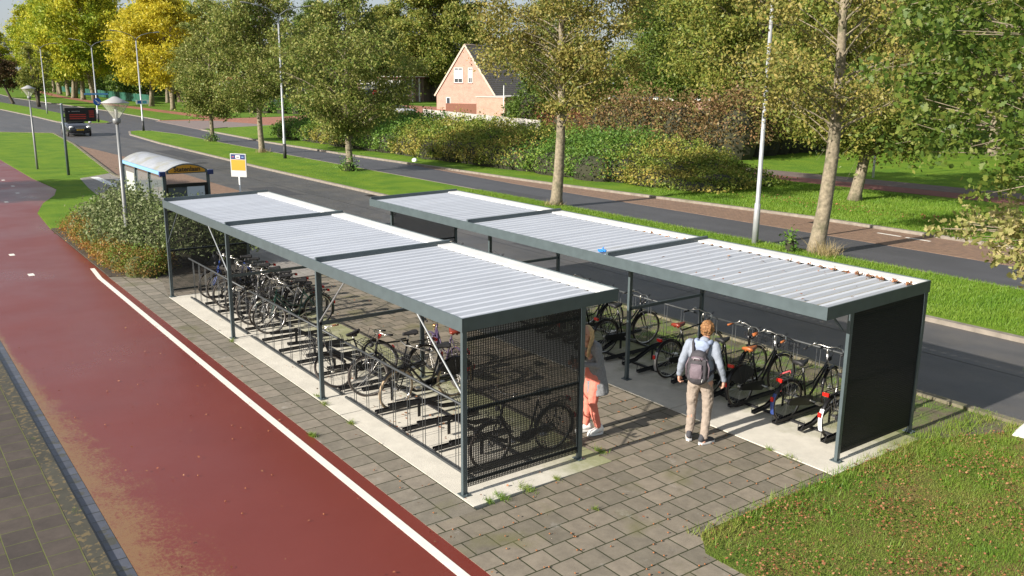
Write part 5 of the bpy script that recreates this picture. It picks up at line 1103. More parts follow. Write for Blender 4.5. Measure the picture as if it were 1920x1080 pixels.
def grass(name, label, x0, x1, y0, y1, z, n, h, w_, m, poly=None, dens=None):
    px = rg.uniform(x0, x1, n); py = rg.uniform(y0, y1, n); k = np.ones(n, bool)
    if poly: k &= in_poly(px, py, poly)
    if dens: k &= rg.random(n) < dens(px, py)
    P = np.stack([px[k], py[k], np.full(k.sum(), z)], 1); V, F = blades(P, h, w_, rg)
    return link(name, np_mesh(name, V, F, [m]), None, label, 'grass', None, 'stuff')
patch = lambda x, y: np.clip(0.55 + 0.45 * np.sin(x * 2.1 + 1) * np.sin(y * 1.7 + x) + 0.25 * np.sin(x * 5.3) * np.sin(y * 6.1), 0.05, 1) * np.clip(0.45 + 0.13 * (y - 1.4), 0.3, 1)
grass('lawn_grass', 'short patchy grass blades growing on the near lawn', 2.4, 7.0, 1.4, 8.3, 0.0, 230000, 0.040, 0.0065, bladem, lawn_poly, patch)
grass('lawn_tufts', 'taller tufts of grass scattered over the near lawn', 2.5, 7.0, 1.6, 8.3, 0.0, 60000, 0.085, 0.009, bladev, lawn_poly, lambda x, y: 0.9 * (np.sin(x * 7.3 + 2 * np.sin(y * 2.1)) * np.sin(y * 6.1 + x) > 0.45) * (np.clip((y - 2) / 5, 0.15, 1)))
grass('lawn_edge_grass', 'longer ragged grass along the edges of the near lawn', 2.3, 3.4, 1.4, 8.4, 0.0, 9000, 0.10, 0.010, bladem, None, lambda x, y: np.exp(-((x - 2.5) / 0.22) ** 2) * (y > 1.6) + (y > 7.9) * (x > 2.9))
grass('verge_tufts', 'grass blades on the near end of the median', -26, 4, 13.6, 18.0, 0.03, 110000, 0.07, 0.016, bladev)
grass('verge_tufts', 'grass blades on the verge beyond the far road', -22, 2, 24.35, 34, 0.0, 90000, 0.08, 0.022, bladev, None, lambda x, y: 1.0 * (y < 33.6 - 0.04 * (x + 10)))
grass('soil_weeds', 'sparse weeds on the mossy strip behind the right shelter', -10.5, 3.0, 6.6, 8.3, 0.0, 9000, 0.05, 0.010, bladem, None, lambda x, y: 0.25 + 0.75 * (np.sin(x * 3) * np.sin(y * 5 + x) > 0.3))
def joint_weeds():
    P = []
    for (x, y, n, s) in ((0.34, 0.35, 160, 0.10), (0.34, 0.75, 180, 0.12), (0.34, 0.15, 90, 0.06), (0.33, 1.25, 60, 0.04), (-0.02, 2.32, 120, 0.10), (-2.9, -0.79, 150, 0.07), (-4.0, -0.08, 90, 0.07), (-3.0, -0.10, 90, 0.06), (-8.3, -0.10, 60, 0.06), (-4.4, -0.02, 50, 0.05), (1.35, 4.36, 50, 0.05), (1.7, 4.38, 60, 0.08), (2.95, 1.45, 60, 0.08), (1.25, 1.1, 50, 0.03), (0.6, -4.15, 50, 0.04), (-2.3, -4.1, 50, 0.05), (-5.0, -4.15, 30, 0.04)):
        P.append(np.stack([x + rg.normal(size=n) * s * 0.7, y + rg.normal(size=n) * s * 0.35, np.full(n, 0.01)], 1))
    V, F = blades(np.concatenate(P), 0.055, 0.007, rg, 0.6); link('joint_weeds', np_mesh('joint_weeds', V, F, [bladem]), None, 'tufts of grass growing in paving joints and slab edges', 'weeds', None, 'stuff')
joint_weeds()
dry = leafmat('dry_grass', [(0.30, 0.22, 0.11), (0.40, 0.32, 0.17), (0.20, 0.18, 0.06)], 0.3)
for i, (x, y, n, h) in enumerate(((-6.9, 17.7, 260, 0.42), (-20.0, 17.6, 160, 0.22), (-52.0, 17.3, 200, 0.28), (-64.7, 17.8, 160, 0.25))):
    P = np.stack([x + rg.normal(size=n) * 0.22, y + rg.normal(size=n) * 0.2, np.full(n, 0.02)], 1); V, F = blades(P, h, 0.016, rg, 0.55)
    link('dry_grass_tuft', np_mesh('dry_grass_tuft', V, F, [dry]), None, ('dry grass tuft at the foot of the mottled trunk', 'dry grass round the straight trunk behind the shelters', 'dry grass round the tree left of the street lamp', 'dry grass round the slender median tree')[i], 'grass tuft', None, 'stuff')
# fallen leaves and acorns
litm = leafmat('fallen_leaf', [(0.20, 0.070, 0.032), (0.32, 0.125, 0.06), (0.36, 0.20, 0.10), (0.12, 0.050, 0.025)], 0.1, gain=1.0)
def litter(name, label, x0, x1, y0, y1, z, n, s, poly=None, dens=None):
    px = rg.uniform(x0, x1, n); py = rg.uniform(y0, y1, n); k = np.ones(n, bool)
    if poly: k &= in_poly(px, py, poly)
    if dens: k &= rg.random(n) < dens(px, py)
    P = np.stack([px[k], py[k], np.full(k.sum(), z) + rg.uniform(0, 0.02, k.sum())], 1); V, F = leaf_quads(P, s, rg, 3.0, aspect=0.7); link(name, np_mesh(name, V, F, [litm]), None, label, 'fallen leaves', None, 'stuff')
litter('leaf_litter', 'small brown leaves scattered over the near lawn', 2.4, 7, 1.4, 8.3, 0.046, 24000, 0.027, lawn_poly, lambda x, y: np.clip(1.1 - 0.11 * (y - 1.4) + 0.05 * x, 0.06, 1) * 0.9 * np.clip(0.5 + 0.8 * np.sin(x * 3.1) * np.sin(y * 2.7), 0.15, 1))
litter('leaf_litter', 'bits of leaf lying on the red cycle path and paving', -12, 3, -3.8, 4.3, 0.016, 420, 0.03)
litter('leaf_litter', 'rusty leaf scatter on the far verge beneath the oak', -18, -8, 26, 30, 0.05, 900, 0.08, None, lambda x, y: np.exp(-((y - 27.4) / 0.9) ** 2))
litter('leaf_litter', 'leaves blown under the left shelter racks', -6, -0.4, 0.3, 1.6, 0.03, 160, 0.045, None, lambda x, y: 0.25 + 0.75 * (np.abs(x + 2.3) < 0.4))
acm = mat('acorn', (0.30, 0.11, 0.035), 0.4)
ac = MB().ell((0, 0, 0.008), (0.012, 0.009, 0.009), nu=8, nv=6).mesh('acorn', acm, True)
for i in range(140):
    x = rg.uniform(-1.5, 3.6) if i < 125 else rg.uniform(-8, 2); y = rg.uniform(-0.75, 4.3) if i < 125 else rg.uniform(-3.6, -0.8)
    if i < 90: x = round(x / 0.325) * 0.325 + rg.normal() * 0.012
    if x > 2.4 and y > 1.4: y = rg.uniform(-0.7, 1.4)
    if x < 0.4 and y < 2.3 and y > -0.1: x += 2.2
    if x > 2.4 and y > 1.4: x = 2.2
    o = link('acorn', ac, None, 'brown acorn lying on the paving or the red path', 'acorn', 'acorns fallen on the paving', loc=(x, y, 0.012), rz=rg.uniform(0, 6))

# ------------------------------------------------------------------ street furniture
# bus shelter: near end x=-17, far end x=-21.85, y 1.12 .. 2.48
blue_g = mat('light_blue_gutter', (0.22, 0.42, 0.62), 0.4); navy = mat('navy_paint', (0.02, 0.035, 0.13), 0.4); yelp = mat('yellow_panel', (0.56, 0.27, 0.012), 0.5); ytxt = mat('black_lettering', (0.02, 0.015, 0.01), 0.6)
bs = thing('bus_shelter', 'bus shelter with arched pale roof, light blue gutter and yellow name board', 'bus shelter', (-18.35, 2.18, 0.03))
def B(): return MB()
post_m = dark_steel
for x, y in ((-0.04, -0.66), (-1.62, -0.66), (-3.22, -0.66), (-4.80, -0.66), (-0.04, 0.64), (-4.80, 0.64)):
    h = 2.32
    bevel(B().box(x - 0.04, x + 0.04, y - 0.04, y + 0.04, 0, h).build('post', post_m, bs))
b = B(); N = 14; W2 = 0.70
def archz(y): return 2.36 + 0.27 * (1 - (y / W2) ** 2)
vs = []; fs = []
for x in (0.05, -4.9):
    for k in range(N + 1):
        y = -W2 + 2 * W2 * k / N; vs += [(x, y, archz(y)), (x, y, archz(y) - 0.03)]
M_ = 2 * (N + 1)
for k in range(N):
    a = 2 * k; fs += [(a, a + 2, M_ + a + 2, M_ + a), (a + 1, M_ + a + 1, M_ + a + 3, a + 3), (a, a + 1, a + 3, a + 2), (M_ + a, M_ + a + 2, M_ + a + 3, M_ + a + 1)]
b.add(vs, fs); b.build('roof', mat('roof_polycarbonate', (0.30, 0.315, 0.34), 0.5, 0, 0.12, 2, col2=(0.25, 0.24, 0.17), c2s=1.5, c2lo=0.5, c2hi=0.7), bs, smooth=False)
bevel(B().box(-4.95, 0.02, -0.76, -0.69, 2.30, 2.40).build('gutter', blue_g, bs), 0.01)
bevel(B().box(-4.95, 0.02, 0.69, 0.74, 2.34, 2.39).build('gutter', whitep, bs), 0.01)
for y in (-0.70, 0.70): bevel(B().box(-0.02, 0.09, y - 0.10, y + 0.08, 2.27, 2.41).build('corner_cap', navy, bs), 0.015)
def arch_panel(x0, x1, ya, yb, zb, inset, m, nm):
    b = B(); P_ = [(ya, zb)] + [(yb - (yb - ya) * 0, zb)] + [(yb + (ya - yb) * k / 10, archz(yb + (ya - yb) * k / 10) - inset) for k in range(11)]
    b.prism(P_, 'x', x0, x1); return b.build(nm, m, bs)
arch_panel(0.052, 0.068, -0.60, 0.60, 2.33, 0.012, dark_steel, 'name_board_frame'); nb = arch_panel(0.070, 0.078, -0.53, 0.53, 2.36, 0.045, yelp, 'name_board')
tx = link('lettering', text_mesh('Statenlaan', 0.19, ytxt, 0.004), nb); tx.location = (0.084, 0, 2.455); tx.rotation_euler = (R(90), 0, R(90))
bevel(B().box(-0.03, 0.03, -0.62, 0.60, 1.93, 2.03).build('advert_frame', black, bs)); bevel(B().box(-0.03, 0.03, -0.62, 0.60, 0.42, 0.50).build('advert_frame', black, bs))
bevel(B().box(-0.03, 0.03, 0.50, 0.60, 0.50, 1.93).build('advert_frame', black, bs)); bevel(B().box(-0.03, 0.03, -0.62, -0.57, 0.50, 1.93).build('advert_frame', black, bs))
gp = B().box(-0.006, 0.006, -0.57, -0.02, 0.50, 1.93).build('glass_pane', mat('grey_glass', (0.10, 0.115, 0.13), 0.12), bs)  # opaque dark grey pane, one even tone
po = B().box(0.0, 0.02, -0.02, 0.50, 0.50, 1.93).build('poster', mat('poster_paper', (0.55, 0.60, 0.66), 0.4), bs)
ink_r = mat('poster_red', (0.55, 0.10, 0.09), 0.5); ink_b = mat('poster_blue', (0.06, 0.12, 0.40), 0.5); ink_d = mat('poster_dark', (0.05, 0.07, 0.12), 0.5)
b = B(); rr = random.Random(4)
for i in range(9):
    for k in range(6):
        u = 0.10 + i * 0.028 + k * 0.006; v = 1.55 + i * 0.028 - k * 0.03
        if u < 0.47: b.box(0.021, 0.0225, u, u + 0.016, v, v + 0.012)
b.build('poster_pattern', ink_d, po)
b = B(); [b.box(0.021, 0.0225, 0.08 + i * 0.032, 0.08 + i * 0.032 + 0.022, 1.40 - 0.002 * i, 1.455) for i in range(11)]; [b.box(0.021, 0.0225, 0.10 + i * 0.02, 0.11 + i * 0.02, 1.50 + i * 0.015, 1.53 + i * 0.015) for i in range(8)]; b.build('poster_print', ink_r, po)
b = B(); b.box(0.021, 0.0225, 0.26, 0.37, 1.23, 1.31); b.build('poster_print', ink_b, po); B().box(0.021, 0.0225, 0.38, 0.46, 1.22, 1.31).build('poster_print', ink_r, po)
b = B(); [b.box(0.021, 0.0225, 0.04 + i * 0.05, 0.07 + i * 0.05, 1.12 + 0.03 * (i % 3), 1.15 + 0.05 * (i % 3)) for i in range(9)]; b.build('poster_print', ink_d, po)
gl_ = glassmat('clear_glass', (0.55, 0.65, 0.65), 0.10)
for x0, x1 in ((-1.58, -0.08), (-3.18, -1.66), (-4.76, -3.26)): B().box(x0, x1, -0.665, -0.655, 0.25, 2.2).build('glass_pane', gl_, bs)
B().box(-4.806, -4.794, -0.6, 0.6, 0.25, 2.2).build('glass_pane', gl_, bs)
mp_ = B().box(-4.55, -3.55, -0.652, -0.64, 0.8, 2.05).build('map_panel', mat('map_paper', (0.50, 0.52, 0.46), 0.5, 0, 0.06, 4, col2=(0.55, 0.40, 0.30), c2s=2.5, c2lo=0.62, c2hi=0.66), bs)
bevel(B().box(-4.2, -0.8, -0.52, -0.16, 0.43, 0.47).build('bench', galv, bs))
# stop sign
st = thing('bus_stop_sign', 'white, yellow and navy bus stop plate on a thin white pole', 'bus stop sign', (-20.0, 4.35, 0.03), 0.63)
B().tube([(0, 0, 0), (0, 0, 2.05)], 0.028, 10).build('pole', whitep, st, True)
bevel(B().box(-0.30, 0.30, -0.02, 0.02, 1.94, 2.70).build('plate', mat('sign_plate', (0.50, 0.50, 0.49), 0.5), st), 0.015)
B().box(-0.265, 0.265, -0.026, -0.022, 2.52, 2.685).build('navy_band', navy, st); B().box(-0.265, 0.265, -0.026, -0.022, 2.16, 2.505).build('yellow_field', yelp, st)
b = B(); b.box(-0.085, 0.085, -0.030, -0.027, 2.545, 2.645); b.build('bus_symbol', whitep, st); B().box(-0.06, 0.06, -0.033, -0.031, 2.575, 2.61).build('bus_symbol', ytxt, st)
B().box(-0.22, -0.14, -0.030, -0.027, 2.585, 2.605).build('small_mark', ink_r, st); B().box(0.14, 0.22, -0.030, -0.027, 2.585, 2.605).build('small_mark', blue_g, st)
# display on a dark pole
dp = thing('departure_display', 'black departure display with red text on a dark green pole', 'information display', (-43.04, 3.24, 0.02))
B().tube([(0, 0, 0), (0, 0, 3.68)], [0.075, 0.062], 12).build('pole', dark_steel, dp, True); B().ell((0, 0, 3.68), (0.075, 0.075, 0.05)).build('pole_cap', zinc, dp, True)
for z in (3.0, 3.3): B().box(-0.02, 0.02, 0.05, 0.14, z - 0.03, z + 0.03).build('bracket', dark_steel, dp)
bevel(B().box(-0.11, 0.11, 0.12, 1.62, 2.78, 3.50).build('housing', black, dp), 0.02)
dsc = B().box(0.112, 0.118, 0.20, 1.54, 2.84, 3.44).build('screen', mat('display_screen', (0.006, 0.006, 0.008), 0.5), dp)
led = emis('red_led', (0.8, 0.05, 0.02), 0.12); wl = mat('white_legend', (0.35, 0.35, 0.36), 0.6)
rr = random.Random(9)
b = B()
for row in range(4):
    z = 3.22 - row * 0.10; y = 0.32
    if row:
        b.box(0.119, 0.1195, 0.32, 1.1, z, z + 0.006)
        while y < 1.1: wd = rr.uniform(0.015, 0.05); b.box(0.119, 0.121, y, y + wd, z + 0.006, z + 0.045); y += wd + 0.012
    for k in range(5): b.box(0.119, 0.121, 1.27 + k * 0.05, 1.305 + k * 0.05, z + 0.08, z + 0.125)
b.build('led_text', led, dsc)
b = B(); [b.box(0.119, 0.121, 0.44 + k * 0.05, 0.475 + k * 0.05, 3.30, 3.335) for k in range(8)]; b.box(0.119, 0.121, 0.28, 0.34, 3.29, 3.33); b.build('header_text', wl, dsc)
# post-top lamps
lampglass = glassmat('lamp_glass', (0.80, 0.82, 0.68), 0.35, 0.15)
def post_lamp(label, x, y, h):
    t = thing('post_lamp', label, 'street lamp', (x, y, 0.0), 0, 'post lamps with conical hoods')
    B().tube([(0, 0, 0), (0, 0, 1.2), (0, 0, h - 0.72)], [0.062, 0.060, 0.040], 12).build('pole', polegrey, t, True)
    B().lathe([(0.05, h - 0.75), (0.10, h - 0.72), (0.11, h - 0.62), (0.07, h - 0.58)], 16).build('collar', polegrey, t, True)
    B().lathe([(0.075, h - 0.60), (0.36, h - 0.17)], 24, cap=False).build('glass_cone', lampglass, t, True)
    B().lathe([(0.0, h - 0.60), (0.03, h - 0.60), (0.035, h - 0.3), (0.0, h - 0.28)], 10, cap=False).build('lamp_bulb', whitep, t, True)
    B().lathe([(0.0, h), (0.06, h - 0.01), (0.20, h - 0.09), (0.365, h - 0.165), (0.365, h - 0.18), (0.0, h - 0.155)], 28, cap=False).build('hood', mat('lamp_hood', (0.36, 0.355, 0.345), 0.5), t, True)
    for k in range(4):
        a = k * math.pi / 2; B().tube([(0.075 * math.cos(a), 0.075 * math.sin(a), h - 0.6), (0.37 * math.cos(a), 0.37 * math.sin(a), h - 0.17)], 0.006, 5).build('hood_stay', polegrey, t)
post_lamp('near post lamp with a conical hood, standing in the shrub bed', -17.75, 0.23, 4.62)
post_lamp('farther post lamp with a conical hood, on the grass by the red path', -47.2, 2.4, 4.62)
# tall double armed street lights in the median
def street_light(label, x, y, h, rz=0.0, band=True):
    t = thing('street_light', label, 'street light', (x, y, 0.02), rz, 'tall street lights with two curved arms')
    B().tube([(0, 0, 0), (0, 0, 1.30), (0, 0, 1.34), (0, 0, h)], [0.105, 0.10, 0.075, 0.05], 14).build('pole', mat('galvanised_pole', (0.40, 0.41, 0.42), 0.42, 0.25, 0.1, 4), t, True)
    if band: B().tube([(0, 0, 0), (0, 0, 0.95)], [0.110, 0.108], 14).build('base_sleeve', mat('black_sleeve', (0.03, 0.03, 0.032), 0.6), t, True)
    for sd in (-1, 1):
        pts = [(0, 0, h - 0.05), (0, 0.12 * sd, h + 0.22), (0, 0.55 * sd, h + 0.52), (0, 1.2 * sd, h + 0.72), (0, 1.7 * sd, h + 0.80)]
        B().tube(pts, [0.04, 0.036, 0.032, 0.03, 0.028], 10).build('arm', polegrey, t, True)
        B().ell((0, 2.05 * sd, h + 0.83), (0.10, 0.36, 0.055), Matrix.Rotation(0.10 * sd, 3, 'X')).build('lamp_head', polegrey, t, True)
    return t
street_light('street light rising beside the near mottled tree, its top out of view', -9.43, 17.55, 9.2, 0, False)
street_light('street light between the broad tree and the dark olive tree', -46.61, 16.75, 8.75)
l3 = street_light('street light on the median tip with a white and blue street sign', -86.83 + 5, 16.9, 8.4, 0.15)
l4 = street_light('street light carrying the round keep-right sign', -101.5, 17.0, 8.2, 0.2)
street_light('pale street light farther down the median behind the post lamp', -129, 16.2, 8.6, 0.2, False)
# signs
bluem = mat('sign_blue', (0.02, 0.12, 0.45), 0.4)
s1 = thing('keep_right_sign', 'round blue sign with a white diagonal arrow on a street light', 'traffic sign', (-101.3, 17.0, 0))
B().prism([(0.42 * math.cos(a), 2.3 + 0.42 * math.sin(a)) for a in np.linspace(0, 6.283, 29)[:-1]], 'x', 0.10, 0.12).build('disc', bluem, s1)
b = B(); b.bar((0.125, -0.20, 2.50), (0.125, 0.10, 2.20), 0.11, 0.004, (1, 0, 0)); b.prism([(0.22, 2.08), (0.22, 2.34), (-0.04, 2.08)], 'x', 0.123, 0.127); b.build('arrow', whitep, s1)
s2 = thing('direction_sign', 'narrow light blue street name sign above the round sign', 'sign', (-101.3, 17.0, 0)); bevel(B().box(0.10, 0.13, -1.3, 1.2, 3.05, 3.25).build('plate', mat('pale_blue', (0.12, 0.35, 0.62), 0.5), s2))
s3 = thing('street_sign', 'small white and blue plate on the median street light', 'sign', (-81.6, 16.9, 0)); bevel(B().box(0.10, 0.13, -0.55, 0.55, 2.55, 2.95).build('plate', whitep, s3)); B().box(0.131, 0.134, -0.42, -0.08, 2.62, 2.88).build('emblem', bluem, s3); B().box(0.131, 0.134, 0.02, 0.42, 2.62, 2.88).build('emblem', mat('sign_teal', (0.10, 0.40, 0.50), 0.5), s3)
s4 = thing('no_entry_sign', 'round red no-entry sign with a white bar by the side street', 'traffic sign', (-121, 62.5, 0), 0.2)
B().tube([(0, 0, 0), (0, 0, 2.9)], 0.05, 8).build('pole', polegrey, s4, True); B().prism([(0.42 * math.cos(a), 2.9 + 0.42 * math.sin(a)) for a in np.linspace(0, 6.283, 25)[:-1]], 'x', 0.06, 0.09).build('disc', mat('sign_red', (0.55, 0.02, 0.03), 0.4), s4); B().box(0.092, 0.10, -0.3, 0.3, 2.84, 2.96).build('bar', whitep, s4)
s5 = thing('stop_pillar', 'blue and white information pillar beside the parked van', 'sign', (-135, 52.5, 0)); bevel(B().box(-0.1, 0.1, -0.35, 0.35, 0, 2.0).build('panel', whitep, s5)); bevel(B().box(-0.1, 0.1, -0.35, 0.35, 2.002, 3.1).build('panel', bluem, s5))
for i, (x, y, h, lab) in enumerate(((-133, 54.5, 5.6, 'white flagpole-like post right of the information pillar'), (-134.5, 53.2, 5.6, 'white post left of the taller frame behind the broad tree'), (-143, 64.3, 3.0, 'short white post behind the broad median tree'), (-88.8, 64.8, 4.4, 'thin white post at the corner of the brick garage'), (-105, 40.5, 2.4, 'leaning white post beside the side street'), (-19.1, 39.9, 5.2, 'thin pale lamp post behind the oak with the leaning trunk'))):
    t = thing('white_post', lab, 'post', (x, y, 0)); B().tube([(0, 0, 0), (0, 0, h)], [0.07, 0.05], 8).build('pole', whitep, t, True); B().ell((0, 0, h), (0.07, 0.07, 0.05)).build('cap', polegrey, t, True)
# small white marker block and junk
wb = thing('marker_block', 'white slanted block at the right edge of the lawn', 'marker block', (3.29, 7.99, 0.0), 0.25)
b = B(); b.prism([(-0.20, 0.0), (0.30, 0.0), (0.30, 0.30), (0.02, 0.30)], 'y', -0.14, 0.14); bevel(b.build('block', mat('marker_white', (0.80, 0.79, 0.76), 0.6, 0, 0.05, 8, col2=(0.4, 0.36, 0.28), c2s=5, c2lo=0.6, c2hi=0.7), wb), 0.012)
wb2 = thing('white_stone', 'small white lump on the grass beyond the far kerb', 'marker stone', (-40.6, 22.95, 0.0)); B().ell((0, 0, 0.08), (0.22, 0.16, 0.16)).build('stone', whitep, wb2, True)
gl2 = mat('blue_plastic', (0.02, 0.20, 0.60), 0.5)
rag = fused('blue_rag', [('e', (0, 0, 0.012), (0.07, 0.05, 0.02)), ('e', (0.04, 0.03, 0.02), (0.05, 0.035, 0.025)), ('e', (-0.05, 0.01, 0.02), (0.05, 0.03, 0.015)), ('l', [(0, 0.02, 0.03, 0.015), (0.01, 0.04, 0.075, 0.010)])], gl2, 0.006, 1, (0.02, 0.03))
link('blue_rag', rag, None, 'crumpled bright blue plastic rag on the right shelter roof', 'rag', loc=(-2.42, 4.42, 2.30))
for i in range(11):
    xx = 2.02 - i * 0.2085 - rg.normal() * 0.01; n = int(26 * (1.1 - i * 0.08)); n = max(n, 5)
    P = np.stack([rg.normal(size=n) * 0.028, rg.normal(size=n) * 0.03 - 0.02, np.abs(rg.normal(size=n)) * 0.016 + 0.004], 1); V, F = leaf_quads(P, 0.038, rg, 0.8, aspect=0.7)
    link('leaf_pile', np_mesh('leaf_pile', V, F, [litm]), None, 'small pile of brown leaves caught in a roof trough of the right shelter', 'leaf pile', 'leaf piles along the right shelter roof', loc=(xx, 6.42, 2.315))
for i in range(16):
    xx = -0.45 - i * 0.21; n = 6
    P = np.stack([rg.normal(size=n) * 0.015, rg.normal(size=n) * 0.02, np.abs(rg.normal(size=n)) * 0.008 + 0.004], 1); V, F = leaf_quads(P, 0.04, rg, 0.8, aspect=0.7)
    link('leaf_pile', np_mesh('leaf_pile', V, F, [litm]), None, 'tiny leaf scrap in a roof trough farther along the right shelter', 'leaf scrap', 'leaf scraps farther along the right shelter roof', loc=(xx, 6.43, 2.315))
nl = 40; P = np.stack([rg.uniform(-1.8, 2.0, nl), rg.uniform(4.4, 6.3, nl), np.full(nl, 2.318)], 1); P[:, 2] = 2.322 + (P[:, 1] - 4.21) * 0.017 - 0.040; V, F = leaf_quads(P, 0.045, rg, 3, aspect=0.7)
link('roof_leaves', np_mesh('roof_leaves', V, F, [litm]), None, 'odd brown leaves scattered on the right shelter roof', 'fallen leaves', None, 'stuff')
# ------------------------------------------------------------------ vehicles
paint = mat('car_black', (0.012, 0.013, 0.018), 0.2, 0, coat=0.6); cglass = mat('car_glass', (0.02, 0.025, 0.03), 0.08); lampw = mat('headlamp', (0.75, 0.75, 0.72), 0.15); ypl = mat('plate_yellow', (0.75, 0.45, 0.03), 0.5)
car = thing('car', 'black hatchback driving towards the camera on the near road', 'car', (-79.2, 10.45, -0.055), -0.03)
car.scale = (1.12, 1.12, 1.14)
def loft(secs, m, nm, par):
    """secs: list of (x, [(y,z)...]) cross-sections with equal counts"""
    n = len(secs[0][1]); b = B(); b.add([(x, y, z) for x, pr in secs for y, z in pr], [(i * n + k, i * n + (k + 1) % n, (i + 1) * n + (k + 1) % n, (i + 1) * n + k) for i in range(len(secs) - 1) for k in range(n)] + [tuple(range(n))[::-1], tuple((len(secs) - 1) * n + k for k in range(n))])
    o = b.build(nm, m, par, True); s_ = o.modifiers.new('s', 'SUBSURF'); s_.levels = 1; s_.render_levels = 1; return o
def sec(w, zb, zt, tuck=0.06): return [(-w + tuck, zb), (-w, zb + 0.18), (-w, zt - 0.14), (-w + 0.10, zt), (0, zt + 0.03), (w - 0.10, zt), (w, zt - 0.14), (w, zb + 0.18), (w - tuck, zb), (0, zb)]
loft([(2.12, sec(0.70, 0.30, 0.62)), (2.02, sec(0.82, 0.22, 0.76)), (1.6, sec(0.88, 0.20, 0.92)), (0.95, sec(0.89, 0.20, 1.0)), (-1.2, sec(0.89, 0.20, 1.02)), (-1.95, sec(0.86, 0.22, 1.0)), (-2.1, sec(0.78, 0.30, 0.9))], paint, 'body', car)
loft([(0.98, [(-0.74, 0.98), (-0.74, 1.0), (-0.70, 1.02), (0.70, 1.02), (0.74, 1.0), (0.74, 0.98)]), (0.25, [(-0.74, 0.98), (-0.66, 1.30), (-0.54, 1.43), (0.54, 1.43), (0.66, 1.30), (0.74, 0.98)]), (-1.1, [(-0.74, 0.98), (-0.66, 1.32), (-0.54, 1.46), (0.54, 1.46), (0.66, 1.32), (0.74, 0.98)]), (-1.95, [(-0.72, 0.96), (-0.66, 1.05), (-0.60, 1.1), (0.60, 1.1), (0.66, 1.05), (0.72, 0.96)])], cglass, 'windows', car)
loft([(0.2, [(-0.56, 1.42), (-0.5, 1.45), (0.5, 1.45), (0.56, 1.42)]), (-0.5, [(-0.60, 1.44), (-0.52, 1.50), (0.52, 1.50), (0.60, 1.44)]), (-1.6, [(-0.56, 1.40), (-0.5, 1.45), (0.5, 1.45), (0.56, 1.40)])], paint, 'roof', car)
for sd in (-1, 1):
    B().ell((1.98, 0.62 * sd, 0.72), (0.16, 0.17, 0.085)).build('headlight', lampw, car, True)
    m_ = B().ell((0.72, 0.98 * sd, 1.02), (0.10, 0.12, 0.08)).build('mirror', mat('mirror_shell', (0.55, 0.55, 0.56), 0.3), car, True)
    for x in (1.32, -1.30):
        w_ = B().tube([(x + 0.26 * math.cos(a), 0.80 * sd, 0.32 + 0.26 * math.sin(a)) for a in np.linspace(0, 6.283, 25)[:-1]], 0.07, 8, closed=True).build('tyre', rubber, car, True)
        b = B(); b.prism([(x + 0.20 * math.cos(a), 0.32 + 0.20 * math.sin(a)) for a in np.linspace(0, 6.283, 19)[:-1]], 'y', 0.80 * sd - 0.06, 0.80 * sd + 0.06); b.build('rim', alu, w_)
pl_ = B().box(2.10, 2.13, -0.26, 0.26, 0.46, 0.57).build('number_plate', ypl, car); b = B(); [b.box(2.131, 2.134, -0.20 + k * 0.07, -0.16 + k * 0.07, 0.49, 0.54) for k in range(6)]; b.build('plate_marks', ytxt, pl_)
B().box(2.03, 2.11, -0.5, 0.5, 0.32, 0.42).build('grille', blackm, car); B().box(2.05, 2.12, -0.35, 0.35, 0.62, 0.67).build('grille', zinc, car)
van = thing('van', 'pale grey van parked behind the slender street light', 'van', (-140, 52, 0), 2.2)
loft([(2.4, sec(0.85, 0.3, 1.0)), (2.2, sec(0.95, 0.25, 1.25)), (1.5, sec(0.97, 0.25, 1.5)), (0.9, sec(0.97, 0.25, 2.2)), (-2.3, sec(0.97, 0.25, 2.3)), (-2.4, sec(0.92, 0.3, 2.2))], mat('van_grey', (0.40, 0.42, 0.45), 0.4), 'body', van)
B().box(1.0, 2.0, -0.985, 0.985, 1.35, 1.75).build('windows', cglass, van)
for x in (1.5, -1.5):
    for sd in (-1, 1): B().tube([(x + 0.25 * math.cos(a), 0.88 * sd, 0.32 + 0.25 * math.sin(a)) for a in np.linspace(0, 6.283, 19)[:-1]], 0.08, 8, closed=True).build('tyre', rubber, van, True)
c2 = thing('car', 'silver car whose roof shows just above the bank shrubbery', 'car', (-106, 59, 0), 0.9)
silv = mat('car_silver', (0.42, 0.44, 0.46), 0.25, 0.3)
loft([(2.12, sec(0.70, 0.30, 0.62)), (1.6, sec(0.88, 0.20, 0.92)), (-1.2, sec(0.89, 0.20, 1.02)), (-2.1, sec(0.78, 0.30, 0.9))], silv, 'body', c2)
loft([(0.98, [(-0.74, 0.98), (-0.70, 1.02), (0.70, 1.02), (0.74, 0.98)]), (0.25, [(-0.7, 0.98), (-0.60, 1.42), (0.60, 1.42), (0.7, 0.98)]), (-1.1, [(-0.7, 0.98), (-0.60, 1.46), (0.60, 1.46), (0.7, 0.98)]), (-1.95, [(-0.70, 0.96), (-0.66, 1.05), (0.66, 1.05), (0.70, 0.96)])], cglass, 'windows', c2)
for x in (1.32, -1.30):
    for sd in (-1, 1): B().tube([(x + 0.25 * math.cos(a), 0.80 * sd, 0.32 + 0.25 * math.sin(a)) for a in np.linspace(0, 6.283, 19)[:-1]], 0.07, 8, closed=True).build('tyre', rubber, c2, True)
